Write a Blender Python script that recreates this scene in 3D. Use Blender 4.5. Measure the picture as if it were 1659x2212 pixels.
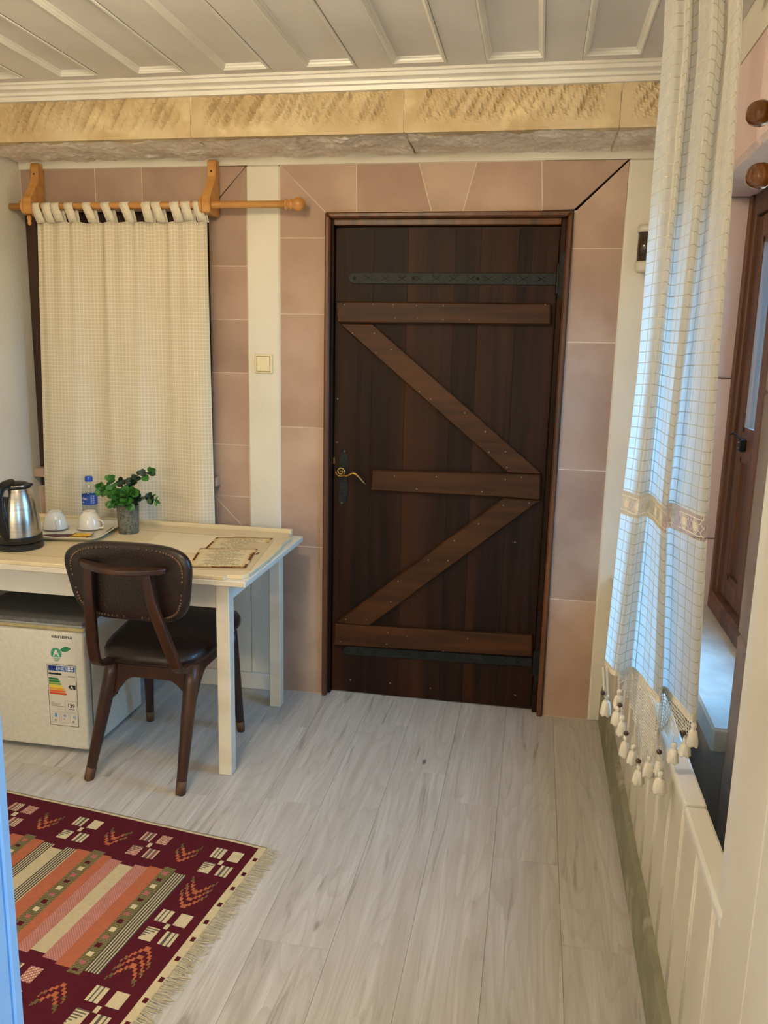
import bpy, bmesh, math, random
from math import sin, cos, pi, radians
from mathutils import Vector, Matrix, noise
random.seed(7)
for o in list(bpy.data.objects): bpy.data.objects.remove(o)
SC = bpy.context.scene
COL = SC.collection

# ------------------------------------------------------------------ camera
IW, IH, FPX = 1659.0, 2212.0, 1771.3
PITCH, ROLL, YAW, CH = 0.198588, 0.022148, 0.178975, 1.5
_f = Vector((-sin(YAW)*cos(PITCH), cos(YAW)*cos(PITCH), -sin(PITCH)))
_r = Vector((cos(YAW), sin(YAW), 0.0))
_u = _r.cross(_f)
CR = cos(ROLL)*_r + sin(ROLL)*_u
CU = -sin(ROLL)*_r + cos(ROLL)*_u
CF = _f
CAMP = Vector((0, 0, CH))
cd = bpy.data.cameras.new('camera'); cam = bpy.data.objects.new('camera', cd); COL.objects.link(cam)
cd.sensor_fit = 'VERTICAL'; cd.sensor_height = 36.0; cd.sensor_width = 27.0
cd.lens = 36.0*FPX/IH; cd.clip_start = 0.02; cd.clip_end = 200
mw = Matrix(((CR.x, CU.x, -CF.x, CAMP.x), (CR.y, CU.y, -CF.y, CAMP.y), (CR.z, CU.z, -CF.z, CAMP.z), (0, 0, 0, 1)))
cam.matrix_world = mw
SC.camera = cam

def ray(x, y): return CF + CR*((x-IW/2)/FPX) - CU*((y-IH/2)/FPX)
def onz(x, y, z=0.0): d = ray(x, y); return CAMP + d*((z-CH)/d.z)
def ony(x, y, Y): d = ray(x, y); return CAMP + d*(Y/d.y)
def onx(x, y, X): d = ray(x, y); return CAMP + d*(X/d.x)
def proj(p):
    q = Vector(p)-CAMP; w = q.dot(CF)
    return q.dot(CR)/w*FPX+IW/2, -q.dot(CU)/w*FPX+IH/2

# ------------------------------------------------------------------ sky, lamps, exposure
SC.view_settings.view_transform = 'Standard'; SC.view_settings.look = 'None'
SC.view_settings.gamma = 1.0; SC.view_settings.use_curve_mapping = False
SC.view_settings.exposure = 0.47
W = bpy.data.worlds.new('sky'); SC.world = W; W.use_nodes = True
bg = W.node_tree.nodes['Background']
# blue sky above the horizon, dim earth below it
_n = W.node_tree.nodes; _l = W.node_tree.links
_tc = _n.new('ShaderNodeTexCoord'); _sx = _n.new('ShaderNodeSeparateXYZ'); _mr = _n.new('ShaderNodeMapRange'); _mx = _n.new('ShaderNodeMix'); _mx.data_type = 'RGBA'
_l.new(_tc.outputs['Generated'], _sx.inputs[0]); _l.new(_sx.outputs[2], _mr.inputs['Value'])
_mr.inputs['From Min'].default_value = -0.04; _mr.inputs['From Max'].default_value = 0.04
_mx.inputs[6].default_value = (0.16, 0.15, 0.12, 1); _mx.inputs[7].default_value = (0.24, 0.57, 1.0, 1)
_l.new(_mr.outputs[0], _mx.inputs[0]); _l.new(_mx.outputs[2], bg.inputs['Color'])
bg.inputs['Strength'].default_value = 13.0

LAMP = dict(pos=(-0.85, 1.45, 2.255), watt=240.0, col=(1.0, 0.84, 0.58))
REAR_FILL = dict(pos=(-1.25, -1.25, 1.40), watt=290.0, col=(1.0, 0.84, 0.60))  # unseen fill lamp, added to send low light up under the beam

# ------------------------------------------------------------------ helpers
def lin(c):
    r = []
    for v in c[:3]:
        v = v/255.0
        r.append(v/12.92 if v <= 0.04045 else ((v+0.055)/1.055)**2.4)
    return (r[0], r[1], r[2], 1.0)

def newmat(name):
    m = bpy.data.materials.new(name); m.use_nodes = True
    nt = m.node_tree
    return m, nt, nt.nodes['Principled BSDF'], nt.nodes['Material Output']

def nd(nt, typ, **kw):
    n = nt.nodes.new(typ)
    for k, v in kw.items():
        if k in n.inputs.keys(): n.inputs[k].default_value = v
        else: setattr(n, k, v)
    return n

def nmat(name, c1, c2, scale=(1, 1, 1), nscale=5.0, detail=6.0, lo=0.35, hi=0.65, rough=0.6, bump=0.0, bscale=80.0,
         bstretch=None, metal=0.0, rnd=0.0, rndval=0.0, c3=None, n3=1.5, lo3=0.5, hi3=0.7, distort=0.0, spec=0.5, coat=0.0, emit=None):
    m, nt, b, out = newmat(name); L = nt.links
    tc = nd(nt, 'ShaderNodeTexCoord')
    mp = nd(nt, 'ShaderNodeMapping'); mp.inputs['Scale'].default_value = scale
    L.new(tc.outputs['Object'], mp.inputs['Vector'])
    oi = None
    if rnd or rndval: oi = nd(nt, 'ShaderNodeObjectInfo')
    if rnd:
        mul = nd(nt, 'ShaderNodeVectorMath', operation='SCALE'); mul.inputs['Scale'].default_value = rnd
        cmb = nd(nt, 'ShaderNodeCombineXYZ')
        for i in range(3): L.new(oi.outputs['Random'], cmb.inputs[i])
        L.new(cmb.outputs[0], mul.inputs[0]); L.new(mul.outputs[0], mp.inputs['Location'])
    n = nd(nt, 'ShaderNodeTexNoise'); n.inputs['Scale'].default_value = nscale; n.inputs['Detail'].default_value = detail
    n.inputs['Distortion'].default_value = distort
    L.new(mp.outputs[0], n.inputs['Vector'])
    mr = nd(nt, 'ShaderNodeMapRange'); mr.inputs['From Min'].default_value = lo; mr.inputs['From Max'].default_value = hi
    L.new(n.outputs['Fac'], mr.inputs['Value'])
    mx = nd(nt, 'ShaderNodeMix', data_type='RGBA')
    mx.inputs[6].default_value = lin(c1); mx.inputs[7].default_value = lin(c2)
    L.new(mr.outputs[0], mx.inputs[0]); colout = mx.outputs[2]
    if c3:
        n2 = nd(nt, 'ShaderNodeTexNoise'); n2.inputs['Scale'].default_value = n3; n2.inputs['Detail'].default_value = 4
        L.new(mp.outputs[0], n2.inputs['Vector'])
        m2 = nd(nt, 'ShaderNodeMapRange'); m2.inputs['From Min'].default_value = lo3; m2.inputs['From Max'].default_value = hi3
        L.new(n2.outputs['Fac'], m2.inputs['Value'])
        mx2 = nd(nt, 'ShaderNodeMix', data_type='RGBA'); mx2.inputs[7].default_value = lin(c3)
        L.new(colout, mx2.inputs[6]); L.new(m2.outputs[0], mx2.inputs[0]); colout = mx2.outputs[2]
    if rndval:
        hs = nd(nt, 'ShaderNodeHueSaturation')
        rr = nd(nt, 'ShaderNodeMapRange'); rr.inputs['To Min'].default_value = 1-rndval; rr.inputs['To Max'].default_value = 1+rndval
        L.new(oi.outputs['Random'], rr.inputs['Value']); L.new(rr.outputs[0], hs.inputs['Value'])
        L.new(colout, hs.inputs['Color']); colout = hs.outputs[0]
    L.new(colout, b.inputs['Base Color'])
    b.inputs['Roughness'].default_value = rough; b.inputs['Metallic'].default_value = metal
    b.inputs['Specular IOR Level'].default_value = spec
    b.inputs['Coat Weight'].default_value = coat
    if bump:
        nb = nd(nt, 'ShaderNodeTexNoise'); nb.inputs['Scale'].default_value = bscale; nb.inputs['Detail'].default_value = 5
        if bstretch:
            mb = nd(nt, 'ShaderNodeMapping'); mb.inputs['Scale'].default_value = bstretch
            L.new(tc.outputs['Object'], mb.inputs['Vector']); L.new(mb.outputs[0], nb.inputs['Vector'])
        else: L.new(tc.outputs['Object'], nb.inputs['Vector'])
        bp = nd(nt, 'ShaderNodeBump'); bp.inputs['Strength'].default_value = bump; bp.inputs['Distance'].default_value = 0.004
        L.new(nb.outputs['Fac'], bp.inputs['Height']); L.new(bp.outputs[0], b.inputs['Normal'])
    return m

def flat(name, c, rough=0.5, metal=0.0, coat=0.0, spec=0.5):
    """near-plain paint or plastic with a faint procedural mottling"""
    d = tuple(max(0, v-6) for v in c)
    return nmat(name, c, d, nscale=14, lo=0.3, hi=0.7, rough=rough, metal=metal, coat=coat, spec=spec)

def attrmat(name, rough=0.9, bump=0.0, bscale=300):
    m, nt, b, out = newmat(name); L = nt.links
    a = nd(nt, 'ShaderNodeVertexColor'); a.layer_name = 'col'
    tc = nd(nt, 'ShaderNodeTexCoord')
    n = nd(nt, 'ShaderNodeTexNoise'); n.inputs['Scale'].default_value = 90; n.inputs['Detail'].default_value = 4
    L.new(tc.outputs['Object'], n.inputs['Vector'])
    mr = nd(nt, 'ShaderNodeMapRange'); mr.inputs['To Min'].default_value = 0.82; mr.inputs['To Max'].default_value = 1.12
    L.new(n.outputs['Fac'], mr.inputs['Value'])
    hs = nd(nt, 'ShaderNodeHueSaturation'); L.new(mr.outputs[0], hs.inputs['Value'])
    L.new(a.outputs['Color'], hs.inputs['Color']); L.new(hs.outputs[0], b.inputs['Base Color'])
    b.inputs['Roughness'].default_value = rough; b.inputs['Specular IOR Level'].default_value = 0.15
    if bump:
        nb = nd(nt, 'ShaderNodeTexNoise'); nb.inputs['Scale'].default_value = bscale
        L.new(tc.outputs['Object'], nb.inputs['Vector'])
        bp = nd(nt, 'ShaderNodeBump'); bp.inputs['Strength'].default_value = bump; bp.inputs['Distance'].default_value = 0.003
        L.new(nb.outputs['Fac'], bp.inputs['Height']); L.new(bp.outputs[0], b.inputs['Normal'])
    return m

def thing(name, label, cat, loc=(0, 0, 0), kind=None, group=None):
    o = bpy.data.objects.new(name, None); COL.objects.link(o); o.location = loc
    o.empty_display_size = 0.05
    tag(o, label, cat, kind, group); return o
def tag(o, label=None, cat=None, kind=None, group=None):
    if label: o['label'] = label
    if cat: o['category'] = cat
    if kind: o['kind'] = kind
    if group: o['group'] = group
    return o
def wloc(o):
    v = o.location.copy(); p = o.parent
    while p: v += p.location; p = p.parent
    return v
def link(name, me, mat, parent=None, smooth=False):
    """mesh is in world coordinates; it is shifted so its origin sits on its parent's"""
    if parent is not None:
        me.transform(Matrix.Translation(-wloc(parent)))
    o = bpy.data.objects.new(name, me); COL.objects.link(o)
    if mat: me.materials.append(mat)
    if parent is not None: o.parent = parent
    if smooth:
        for p in me.polygons: p.use_smooth = True
    return o

class G:
    """collects geometry in world coordinates"""
    def __init__(s): s.bm = bmesh.new()
    def poly(s, pts):
        return s.bm.faces.new([s.bm.verts.new(p) for p in pts])
    def box(s, x0, x1, y0, y1, z0, z1, bev=0.0, seg=1):
        if x0 > x1: x0, x1 = x1, x0
        if y0 > y1: y0, y1 = y1, y0
        if z0 > z1: z0, z1 = z1, z0
        v = [s.bm.verts.new(p) for p in ((x0, y0, z0), (x1, y0, z0), (x1, y1, z0), (x0, y1, z0), (x0, y0, z1), (x1, y0, z1), (x1, y1, z1), (x0, y1, z1))]
        fs = [s.bm.faces.new([v[i] for i in q]) for q in ((3, 2, 1, 0), (4, 5, 6, 7), (0, 1, 5, 4), (1, 2, 6, 5), (2, 3, 7, 6), (3, 0, 4, 7))]
        if bev: s._bev(fs, bev, seg)
        return s
    def _bev(s, fs, bev, seg):
        es = list({e for f in fs for e in f.edges})
        bmesh.ops.bevel(s.bm, geom=es, offset=bev, segments=seg, affect='EDGES', profile=0.5, clamp_overlap=True)
    def prism(s, pts, vec, bev=0.0, seg=1):
        """pts: 3D polygon, extruded by vec"""
        vec = Vector(vec); pts = [Vector(p) for p in pts]
        a = [s.bm.verts.new(p) for p in pts]; b = [s.bm.verts.new(p+vec) for p in pts]; n = len(pts)
        fs = [s.bm.faces.new(a), s.bm.faces.new(b[::-1])]
        for i in range(n): fs.append(s.bm.faces.new((a[(i+1) % n], a[i], b[i], b[(i+1) % n])))
        bmesh.ops.recalc_face_normals(s.bm, faces=fs)
        if bev: s._bev(fs, bev, seg)
        return s
    def lathe(s, c, prof, n=24, axis='Z', cap=True, sx=1.0, sy=1.0):
        """prof: list of (r, h) along axis from c"""
        c = Vector(c); rings = []
        for r, h in prof:
            ring = []
            for i in range(n):
                t = 2*pi*i/n; a, b = r*cos(t)*sx, r*sin(t)*sy
                if axis == 'Z': p = Vector((a, b, h))
                elif axis == 'X': p = Vector((h, a, b))
                else: p = Vector((a, h, b))
                ring.append(s.bm.verts.new(c+p))
            rings.append(ring)
        fs = []
        for j in range(len(rings)-1):
            for i in range(n):
                fs.append(s.bm.faces.new((rings[j][i], rings[j][(i+1) % n], rings[j+1][(i+1) % n], rings[j+1][i])))
        if cap:
            if prof[0][0] > 1e-6: fs.append(s.bm.faces.new(rings[0][::-1]))
            if prof[-1][0] > 1e-6: fs.append(s.bm.faces.new(rings[-1]))
        bmesh.ops.recalc_face_normals(s.bm, faces=fs)
        return s
    def tube(s, path, rad, n=8, flatten=None, up=(0, 0, 1)):
        """swept tube; rad scalar or list; flatten=(a,b) gives an elliptic/rect section"""
        path = [Vector(p) for p in path]; m = len(path); rings = []
        up = Vector(up); fs = []
        for k, p in enumerate(path):
            t = (path[min(k+1, m-1)]-path[max(k-1, 0)]).normalized()
            x = t.cross(up)
            if x.length < 1e-4: x = t.cross(Vector((0, 1, 0)))
            x.normalize(); y = x.cross(t).normalized()
            r = rad[k] if isinstance(rad, (list, tuple)) else rad
            a, b = (1, 1) if flatten is None else flatten
            rings.append([s.bm.verts.new(p+x*(r*a*cos(2*pi*i/n+pi/n))+y*(r*b*sin(2*pi*i/n+pi/n))) for i in range(n)])
        for j in range(m-1):
            for i in range(n):
                fs.append(s.bm.faces.new((rings[j][i], rings[j][(i+1) % n], rings[j+1][(i+1) % n], rings[j+1][i])))
        fs.append(s.bm.faces.new(rings[0][::-1])); fs.append(s.bm.faces.new(rings[-1]))
        bmesh.ops.recalc_face_normals(s.bm, faces=fs)
        return s
    def sphere(s, c, r, sx=1, sy=1, sz=1, u=12, v=8):
        mtx = Matrix.Translation(Vector(c)) @ Matrix.Diagonal((r*sx, r*sy, r*sz, 1))
        bmesh.ops.create_uvsphere(s.bm, u_segments=u, v_segments=v, radius=1.0, matrix=mtx); return s
    def make(s, name, mat, parent=None, smooth=False, autosm=False):
        me = bpy.data.meshes.new(name); s.bm.to_mesh(me); s.bm.free()
        o = link(name, me, mat, parent, smooth)
        if autosm:
            for p in me.polygons: p.use_smooth = True
            try: me.set_sharp_from_angle(angle=radians(38))
            except Exception: pass
        return o

def grid_obj(name, fn, nu, nv, mat, parent=None, uv=None, smooth=True, thick=0.0):
    vs = []; uvs = []
    for j in range(nv+1):
        for i in range(nu+1):
            vs.append(tuple(fn(i/nu, j/nv)))
            uvs.append(uv(i/nu, j/nv) if uv else (i/nu, j/nv))
    fs = [(j*(nu+1)+i, j*(nu+1)+i+1, (j+1)*(nu+1)+i+1, (j+1)*(nu+1)+i) for j in range(nv) for i in range(nu)]
    me = bpy.data.meshes.new(name); me.from_pydata(vs, [], fs); me.update()
    ul = me.uv_layers.new(name='UVMap')
    for lp in me.loops: ul.data[lp.index].uv = uvs[lp.vertex_index]
    o = link(name, me, mat, parent, smooth)
    if thick:
        md = o.modifiers.new('thickness', 'SOLIDIFY'); md.thickness = thick; md.offset = 0
    return o

def text_obj(name, s, size, mat, parent, origin, xdir, ydir, off=0.0003, bold=False, align='LEFT'):
    """flat lettering as mesh; origin world, xdir/ydir world unit vectors"""
    cu = bpy.data.curves.new(name, 'FONT'); cu.body = s; cu.size = size; cu.align_x = align
    if bold: cu.offset = size*0.02
    cu.resolution_u = 2
    o = bpy.data.objects.new(name, cu); COL.objects.link(o)
    dg = bpy.context.evaluated_depsgraph_get()
    me = bpy.data.meshes.new_from_object(o.evaluated_get(dg))
    bpy.data.objects.remove(o)
    x = Vector(xdir); y = Vector(ydir); z = x.cross(y)
    org = Vector(origin)+z*off
    me.transform(Matrix(((x.x, y.x, z.x, org.x), (x.y, y.y, z.y, org.y), (x.z, y.z, z.z, org.z), (0, 0, 0, 1))))
    me.materials.clear()
    return link(name, me, mat, parent)

def lerp(a, b, t): return a+(b-a)*t
def interp(xs, ys, x):
    if x <= xs[0]: i = 0
    elif x >= xs[-1]: i = len(xs)-2
    else:
        i = 0
        while x > xs[i+1]: i += 1
    return ys[i]+(ys[i+1]-ys[i])*(x-xs[i])/(xs[i+1]-xs[i])
def catmull(pts, t):
    n = len(pts)-1; s = min(max(t, 0), 0.99999)*n; i = int(s); f = s-i
    p0, p1, p2, p3 = pts[max(i-1, 0)], pts[i], pts[i+1], pts[min(i+2, n)]
    return 0.5*((2*p1)+(p2-p0)*f+(2*p0-5*p1+4*p2-p3)*f*f+(3*p1-p0-3*p2+p3)*f**3)

# ------------------------------------------------------------------ materials
MPLASTER = nmat('white_plaster', (226, 220, 204), (216, 208, 190), nscale=2.5, rough=0.9, bump=0.35, bscale=70, spec=0.2)
MSTONE = nmat('pink_sandstone', (180, 154, 136), (162, 134, 117), nscale=3.0, rough=0.85, bump=0.25, bscale=120, rnd=9, rndval=0.10,
              c3=(188, 164, 144), n3=2.2, lo3=0.52, hi3=0.7, spec=0.25)
MYSTONE = nmat('yellow_sandstone', (206, 186, 150), (186, 160, 120), nscale=6.0, rough=0.9, bump=0.5, bscale=60, rnd=9, rndval=0.05,
               c3=(222, 202, 160), n3=9, lo3=0.55, hi3=0.72, spec=0.2)
MSOFF = nmat('beige_rough_stone', (230, 216, 200), (212, 194, 176), nscale=7.0, rough=0.9, bump=0.6, bscale=50, c3=(236, 226, 212), n3=9, lo3=0.55, hi3=0.7, spec=0.2)
MMORTAR = nmat('lime_mortar', (214, 200, 178), (198, 182, 160), nscale=20, rough=0.95, bump=0.4, bscale=150)
MCEIL = nmat('painted_ceiling_board', (222, 215, 208), (213, 205, 196), nscale=3, rough=0.7, bump=0.15, bscale=40, spec=0.2)
MTRIMW = nmat('white_gloss_trim', (226, 221, 211), (216, 210, 198), nscale=5, rough=0.35, bump=0.1, bscale=40)
MWAIN = nmat('cream_wainscot_paint', (224, 214, 196), (213, 202, 182), nscale=3, rough=0.3, bump=0.08, bscale=30)
MBASE = nmat('grey_green_plinth', (150, 146, 122), (126, 122, 100), nscale=9, rough=0.7, bump=0.3, bscale=60, c3=(180, 172, 152), n3=7, lo3=0.58, hi3=0.7)
MDOOR = nmat('dark_stained_plank', (42, 22, 12), (22, 11, 7), scale=(1, 1, 0.05), nscale=26, lo=0.36, hi=0.66, rough=0.5, bump=0.2, bscale=90,
             bstretch=(1, 1, 0.05), rnd=7, rndval=0.22, c3=(72, 37, 15), n3=5, lo3=0.52, hi3=0.8, distort=0.4, spec=0.15)
MLEDGE = nmat('brown_stained_ledge', (74, 40, 16), (50, 27, 11), scale=(0.10, 1, 1), nscale=30, rough=0.42, bump=0.2, bscale=80, bstretch=(0.1, 1, 1), rnd=7, rndval=0.12,
              c3=(84, 50, 24), n3=4, lo3=0.55, hi3=0.75, spec=0.18)
MFRAME = nmat('dark_door_frame_wood', (104, 60, 28), (66, 37, 18), scale=(1, 1, 0.08), nscale=22, rough=0.42, bump=0.2, bscale=70, rnd=6, rndval=0.1)
MIRON = nmat('dark_wrought_iron', (30, 34, 33), (20, 23, 22), nscale=30, rough=0.5, bump=0.5, bscale=80, metal=0.25, spec=0.3)
MBRASS = nmat('aged_brass', (170, 140, 80), (130, 100, 52), nscale=30, rough=0.32, metal=0.95)
MNAIL = flat('nail_head', (128, 112, 94), 0.45, 0.5)
MOAKT = nmat('turned_oak', (206, 152, 84), (184, 126, 62), scale=(0.15, 1, 1), nscale=30, rough=0.4, bump=0.1, coat=0.1)
MWINW = nmat('window_frame_wood', (108, 70, 48), (72, 44, 32), scale=(1, 1, 0.08), nscale=20, rough=0.5, bump=0.3, bscale=60, bstretch=(1, 1, 0.1), rnd=5)
MSHUT = nmat('dark_shutter_wood', (66, 40, 24), (44, 26, 16), scale=(1, 1, 0.08), nscale=20, rough=0.6, rnd=5)

def floor_mat():
    m, nt, b, out = newmat('grey_oak_laminate'); L = nt.links
    tc = nd(nt, 'ShaderNodeTexCoord'); oi = nd(nt, 'ShaderNodeObjectInfo')
    add = nd(nt, 'ShaderNodeVectorMath', operation='ADD')
    cmb = nd(nt, 'ShaderNodeCombineXYZ'); ml = nd(nt, 'ShaderNodeMath', operation='MULTIPLY'); ml.inputs[1].default_value = 37.0
    L.new(oi.outputs['Random'], ml.inputs[0]); L.new(ml.outputs[0], cmb.inputs[0]); L.new(ml.outputs[0], cmb.inputs[1]); L.new(ml.outputs[0], cmb.inputs[2])
    L.new(tc.outputs['Object'], add.inputs[0]); L.new(cmb.outputs[0], add.inputs[1])
    def streak(sx, sy, sc, det, lo, hi, dist=0.0):
        mp = nd(nt, 'ShaderNodeMapping'); mp.inputs['Scale'].default_value = (sx, sy, 1)
        L.new(add.outputs[0], mp.inputs['Vector'])
        n = nd(nt, 'ShaderNodeTexNoise'); n.inputs['Scale'].default_value = sc; n.inputs['Detail'].default_value = det; n.inputs['Distortion'].default_value = dist
        L.new(mp.outputs[0], n.inputs['Vector'])
        r = nd(nt, 'ShaderNodeMapRange'); r.inputs['From Min'].default_value = lo; r.inputs['From Max'].default_value = hi
        L.new(n.outputs['Fac'], r.inputs['Value']); return r.outputs[0]
    base = streak(14, 0.7, 2.0, 6, 0.3, 0.7, 0.6)
    fine = streak(120, 3.0, 2.0, 4, 0.35, 0.75)
    dark = streak(9, 0.8, 2.2, 5, 0.60, 0.74, 1.6)
    # cathedral grain: rings of a strongly stretched, distorted wave
    mp = nd(nt, 'ShaderNodeMapping'); mp.inputs['Scale'].default_value = (6.0, 0.55, 1)
    L.new(add.outputs[0], mp.inputs['Vector'])
    wv = nd(nt, 'ShaderNodeTexNoise'); wv.inputs['Scale'].default_value = 1.3; wv.inputs['Detail'].default_value = 1.5
    L.new(mp.outputs[0], wv.inputs['Vector'])
    mm = nd(nt, 'ShaderNodeMath', operation='MULTIPLY'); mm.inputs[1].default_value = 18.0; L.new(wv.outputs['Fac'], mm.inputs[0])
    sn = nd(nt, 'ShaderNodeMath', operation='FRACT'); L.new(mm.outputs[0], sn.inputs[0])
    rg = nd(nt, 'ShaderNodeMapRange'); rg.inputs['From Min'].default_value = 0.55; rg.inputs['From Max'].default_value = 1.0; L.new(sn.outputs[0], rg.inputs['Value'])
    # knots
    mpk = nd(nt, 'ShaderNodeMapping'); mpk.inputs['Scale'].default_value = (5.0, 1.7, 1); L.new(add.outputs[0], mpk.inputs['Vector'])
    vo = nd(nt, 'ShaderNodeTexVoronoi'); vo.inputs['Scale'].default_value = 1.0; L.new(mpk.outputs[0], vo.inputs['Vector'])
    kr = nd(nt, 'ShaderNodeMapRange'); kr.inputs['From Min'].default_value = 0.05; kr.inputs['From Max'].default_value = 0.015; L.new(vo.outputs['Distance'], kr.inputs['Value'])
    c = None
    def mix(fac, col, prev, k):
        mu = nd(nt, 'ShaderNodeMath', operation='MULTIPLY'); mu.inputs[1].default_value = k; L.new(fac, mu.inputs[0])
        mx = nd(nt, 'ShaderNodeMix', data_type='RGBA'); L.new(mu.outputs[0], mx.inputs[0])
        if isinstance(prev, tuple): mx.inputs[6].default_value = lin(prev)
        else: L.new(prev, mx.inputs[6])
        mx.inputs[7].default_value = lin(col); return mx.outputs[2]
    c = mix(base, (180, 174, 166), (208, 204, 198), 1.0)
    c = mix(fine, (166, 159, 149), c, 0.40)
    c = mix(rg.outputs[0], (166, 158, 148), c, 0.40)
    c = mix(dark, (132, 121, 108), c, 0.7)
    c = mix(kr.outputs[0], (84, 72, 60), c, 0.85)
    hs = nd(nt, 'ShaderNodeHueSaturation'); rr = nd(nt, 'ShaderNodeMapRange'); rr.inputs['To Min'].default_value = 0.95; rr.inputs['To Max'].default_value = 1.05
    L.new(oi.outputs['Random'], rr.inputs['Value']); L.new(rr.outputs[0], hs.inputs['Value']); L.new(c, hs.inputs['Color'])
    L.new(hs.outputs[0], b.inputs['Base Color']); b.inputs['Roughness'].default_value = 0.42
    bp = nd(nt, 'ShaderNodeBump'); bp.inputs['Strength'].default_value = 0.12; bp.inputs['Distance'].default_value = 0.002
    L.new(fine, bp.inputs['Height']); L.new(bp.outputs[0], b.inputs['Normal'])
    return m
MFLOOR = floor_mat()

def glass_mat():
    m, nt, b, out = newmat('window_glass'); L = nt.links
    tr = nd(nt, 'ShaderNodeBsdfTransparent'); tr.inputs[0].default_value = (0.86, 0.95, 0.97, 1)
    gl = nd(nt, 'ShaderNodeBsdfGlossy'); gl.inputs['Roughness'].default_value = 0.03
    lw = nd(nt, 'ShaderNodeLayerWeight'); lw.inputs['Blend'].default_value = 0.5
    pw = nd(nt, 'ShaderNodeMath', operation='POWER'); pw.inputs[1].default_value = 4.0; L.new(lw.outputs['Facing'], pw.inputs[0])
    fr = nd(nt, 'ShaderNodeMath', operation='MULTIPLY_ADD'); fr.inputs[1].default_value = 0.6; fr.inputs[2].default_value = 0.03; L.new(pw.outputs[0], fr.inputs[0])
    mx = nd(nt, 'ShaderNodeMixShader'); L.new(fr.outputs[0], mx.inputs[0]); L.new(tr.outputs[0], mx.inputs[1]); L.new(gl.outputs[0], mx.inputs[2])
    L.new(mx.outputs[0], out.inputs['Surface']); return m
MGLASS = glass_mat()

# ------------------------------------------------------------------ floor of planks
XL, XR, YB, YW = -2.16, 0.50, -1.8, 3.276       # room: left wall, right wall, rear, end wall
PW = 0.193
fl = thing('floor', 'pale grey oak laminate plank floor', 'floor', (0, 0, 0), 'structure')
g = G(); g.box(XL, XR, YB, 3.42, -0.06, -0.010); g.make('underlay', MMORTAR, fl)
ends = {0: 1.910, 1: 2.247, 2: 2.528, 3: 1.42, 4: 1.767}
lane = 0; x1 = 0.337+PW
while x1 > XL+0.01:
    k = lane-1; x0 = max(x1-PW, XL); xa = min(x1, XR)
    y = ends.get(k, YB+0.3+random.random()*1.2)
    while y > YB+1.25: y -= 1.28
    cuts = [YB]+[q for q in (y, y+1.28, y+2.56, y+3.84) if YB+0.1 < q < 3.38]+[3.42]
    for a, b_ in zip(cuts[:-1], cuts[1:]):
        g = G(); g.box(x0+0.0003, xa-0.0003, a+0.0003, b_-0.0003, -0.010, 0.0, 0.0005); g.make('plank', MFLOOR, fl)
    x1 = x1-PW if x1 <= XR else 0.337
    lane += 1

# ------------------------------------------------------------------ ceiling with sunk panels
ZC = 2.40
ce = thing('ceiling', 'white painted board ceiling with long sunk panels and moulded edges', 'ceiling', (0, 0, ZC), 'structure')
pan = [(-1.98, -1.83), (-1.693, -1.55), (-1.403, -1.232), (-1.096, -0.932), (-0.807, -0.641), (-0.519, -0.343), (-0.215, -0.035), (0.084, 0.258)]
YE = 2.835; RC = 0.012
def panel_rows(): return ((0.62, YE), (-1.66, 0.48))
xs = [XL]+[v for p in pan for v in p]+[XR]
for i in range(0, len(xs), 2):
    g = G(); g.box(xs[i], xs[i+1], YB, 3.5, ZC, ZC+0.02, 0.002); g.make('ceiling_board', MCEIL, ce)
for x0, x1 in pan:
    for a, b_ in ((YE, 3.5), (0.48, 0.62), (YB, -1.66)):
        g = G(); g.box(x0, x1, a, b_, ZC+0.0005, ZC+0.02); g.make('cross_board', MCEIL, ce)
    for a, b_ in panel_rows():
        g = G(); g.box(x0-0.02, x1+0.02, a-0.02, b_+0.02, ZC+RC, ZC+RC+0.02); g.make('panel', MCEIL, ce)
        g = G(); w = 0.019
        prof = [(-0.001, -0.001), (0.001, -0.0045), (0.006, -0.0050), (0.009, -0.0010), (0.0115, 0.0005), (0.013, 0.0060), (0.017, 0.0080), (w, RC)]
        rings = []
        for d, h in prof:
            rings.append([g.bm.verts.new(p) for p in ((x0+d, a+d, ZC+h), (x1-d, a+d, ZC+h), (x1-d, b_-d, ZC+h), (x0+d, b_-d, ZC+h))])
        for r0, r1 in zip(rings[:-1], rings[1:]):
            for i in range(4): g.bm.faces.new((r0[i], r0[(i+1) % 4], r1[(i+1) % 4], r1[i]))
        g.make('moulding', MTRIMW, ce)
g = G(); g.box(XL-0.3, XR+0.3, YB-0.1, 3.6, ZC+RC+0.02, ZC+0.12); g.make('deck', MCEIL, ce)

# cornice along the stone beam
YBM = 2.945; ZB0, ZB1 = 2.215, 2.354
def cornice_poly(x):
    return [(x, YBM+0.05, ZC), (x, YBM-0.062, ZC), (x, YBM-0.062, ZC-0.008), (x, YBM-0.054, ZC-0.010), (x, YBM-0.050, ZC-0.020), (x, YBM-0.034, ZC-0.023),
            (x, YBM-0.028, ZC-0.026), (x, YBM-0.026, ZC-0.034), (x, YBM-0.014, ZC-0.036), (x, YBM-0.012, ZB1-0.004), (x, YBM+0.05, ZB1-0.004)]
g = G(); g.prism(cornice_poly(XL), (XR-XL, 0, 0)); o = g.make('trim_1', MTRIMW); tag(o, 'white moulded cornice between ceiling and yellow stone beam', 'cornice', 'structure')

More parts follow.
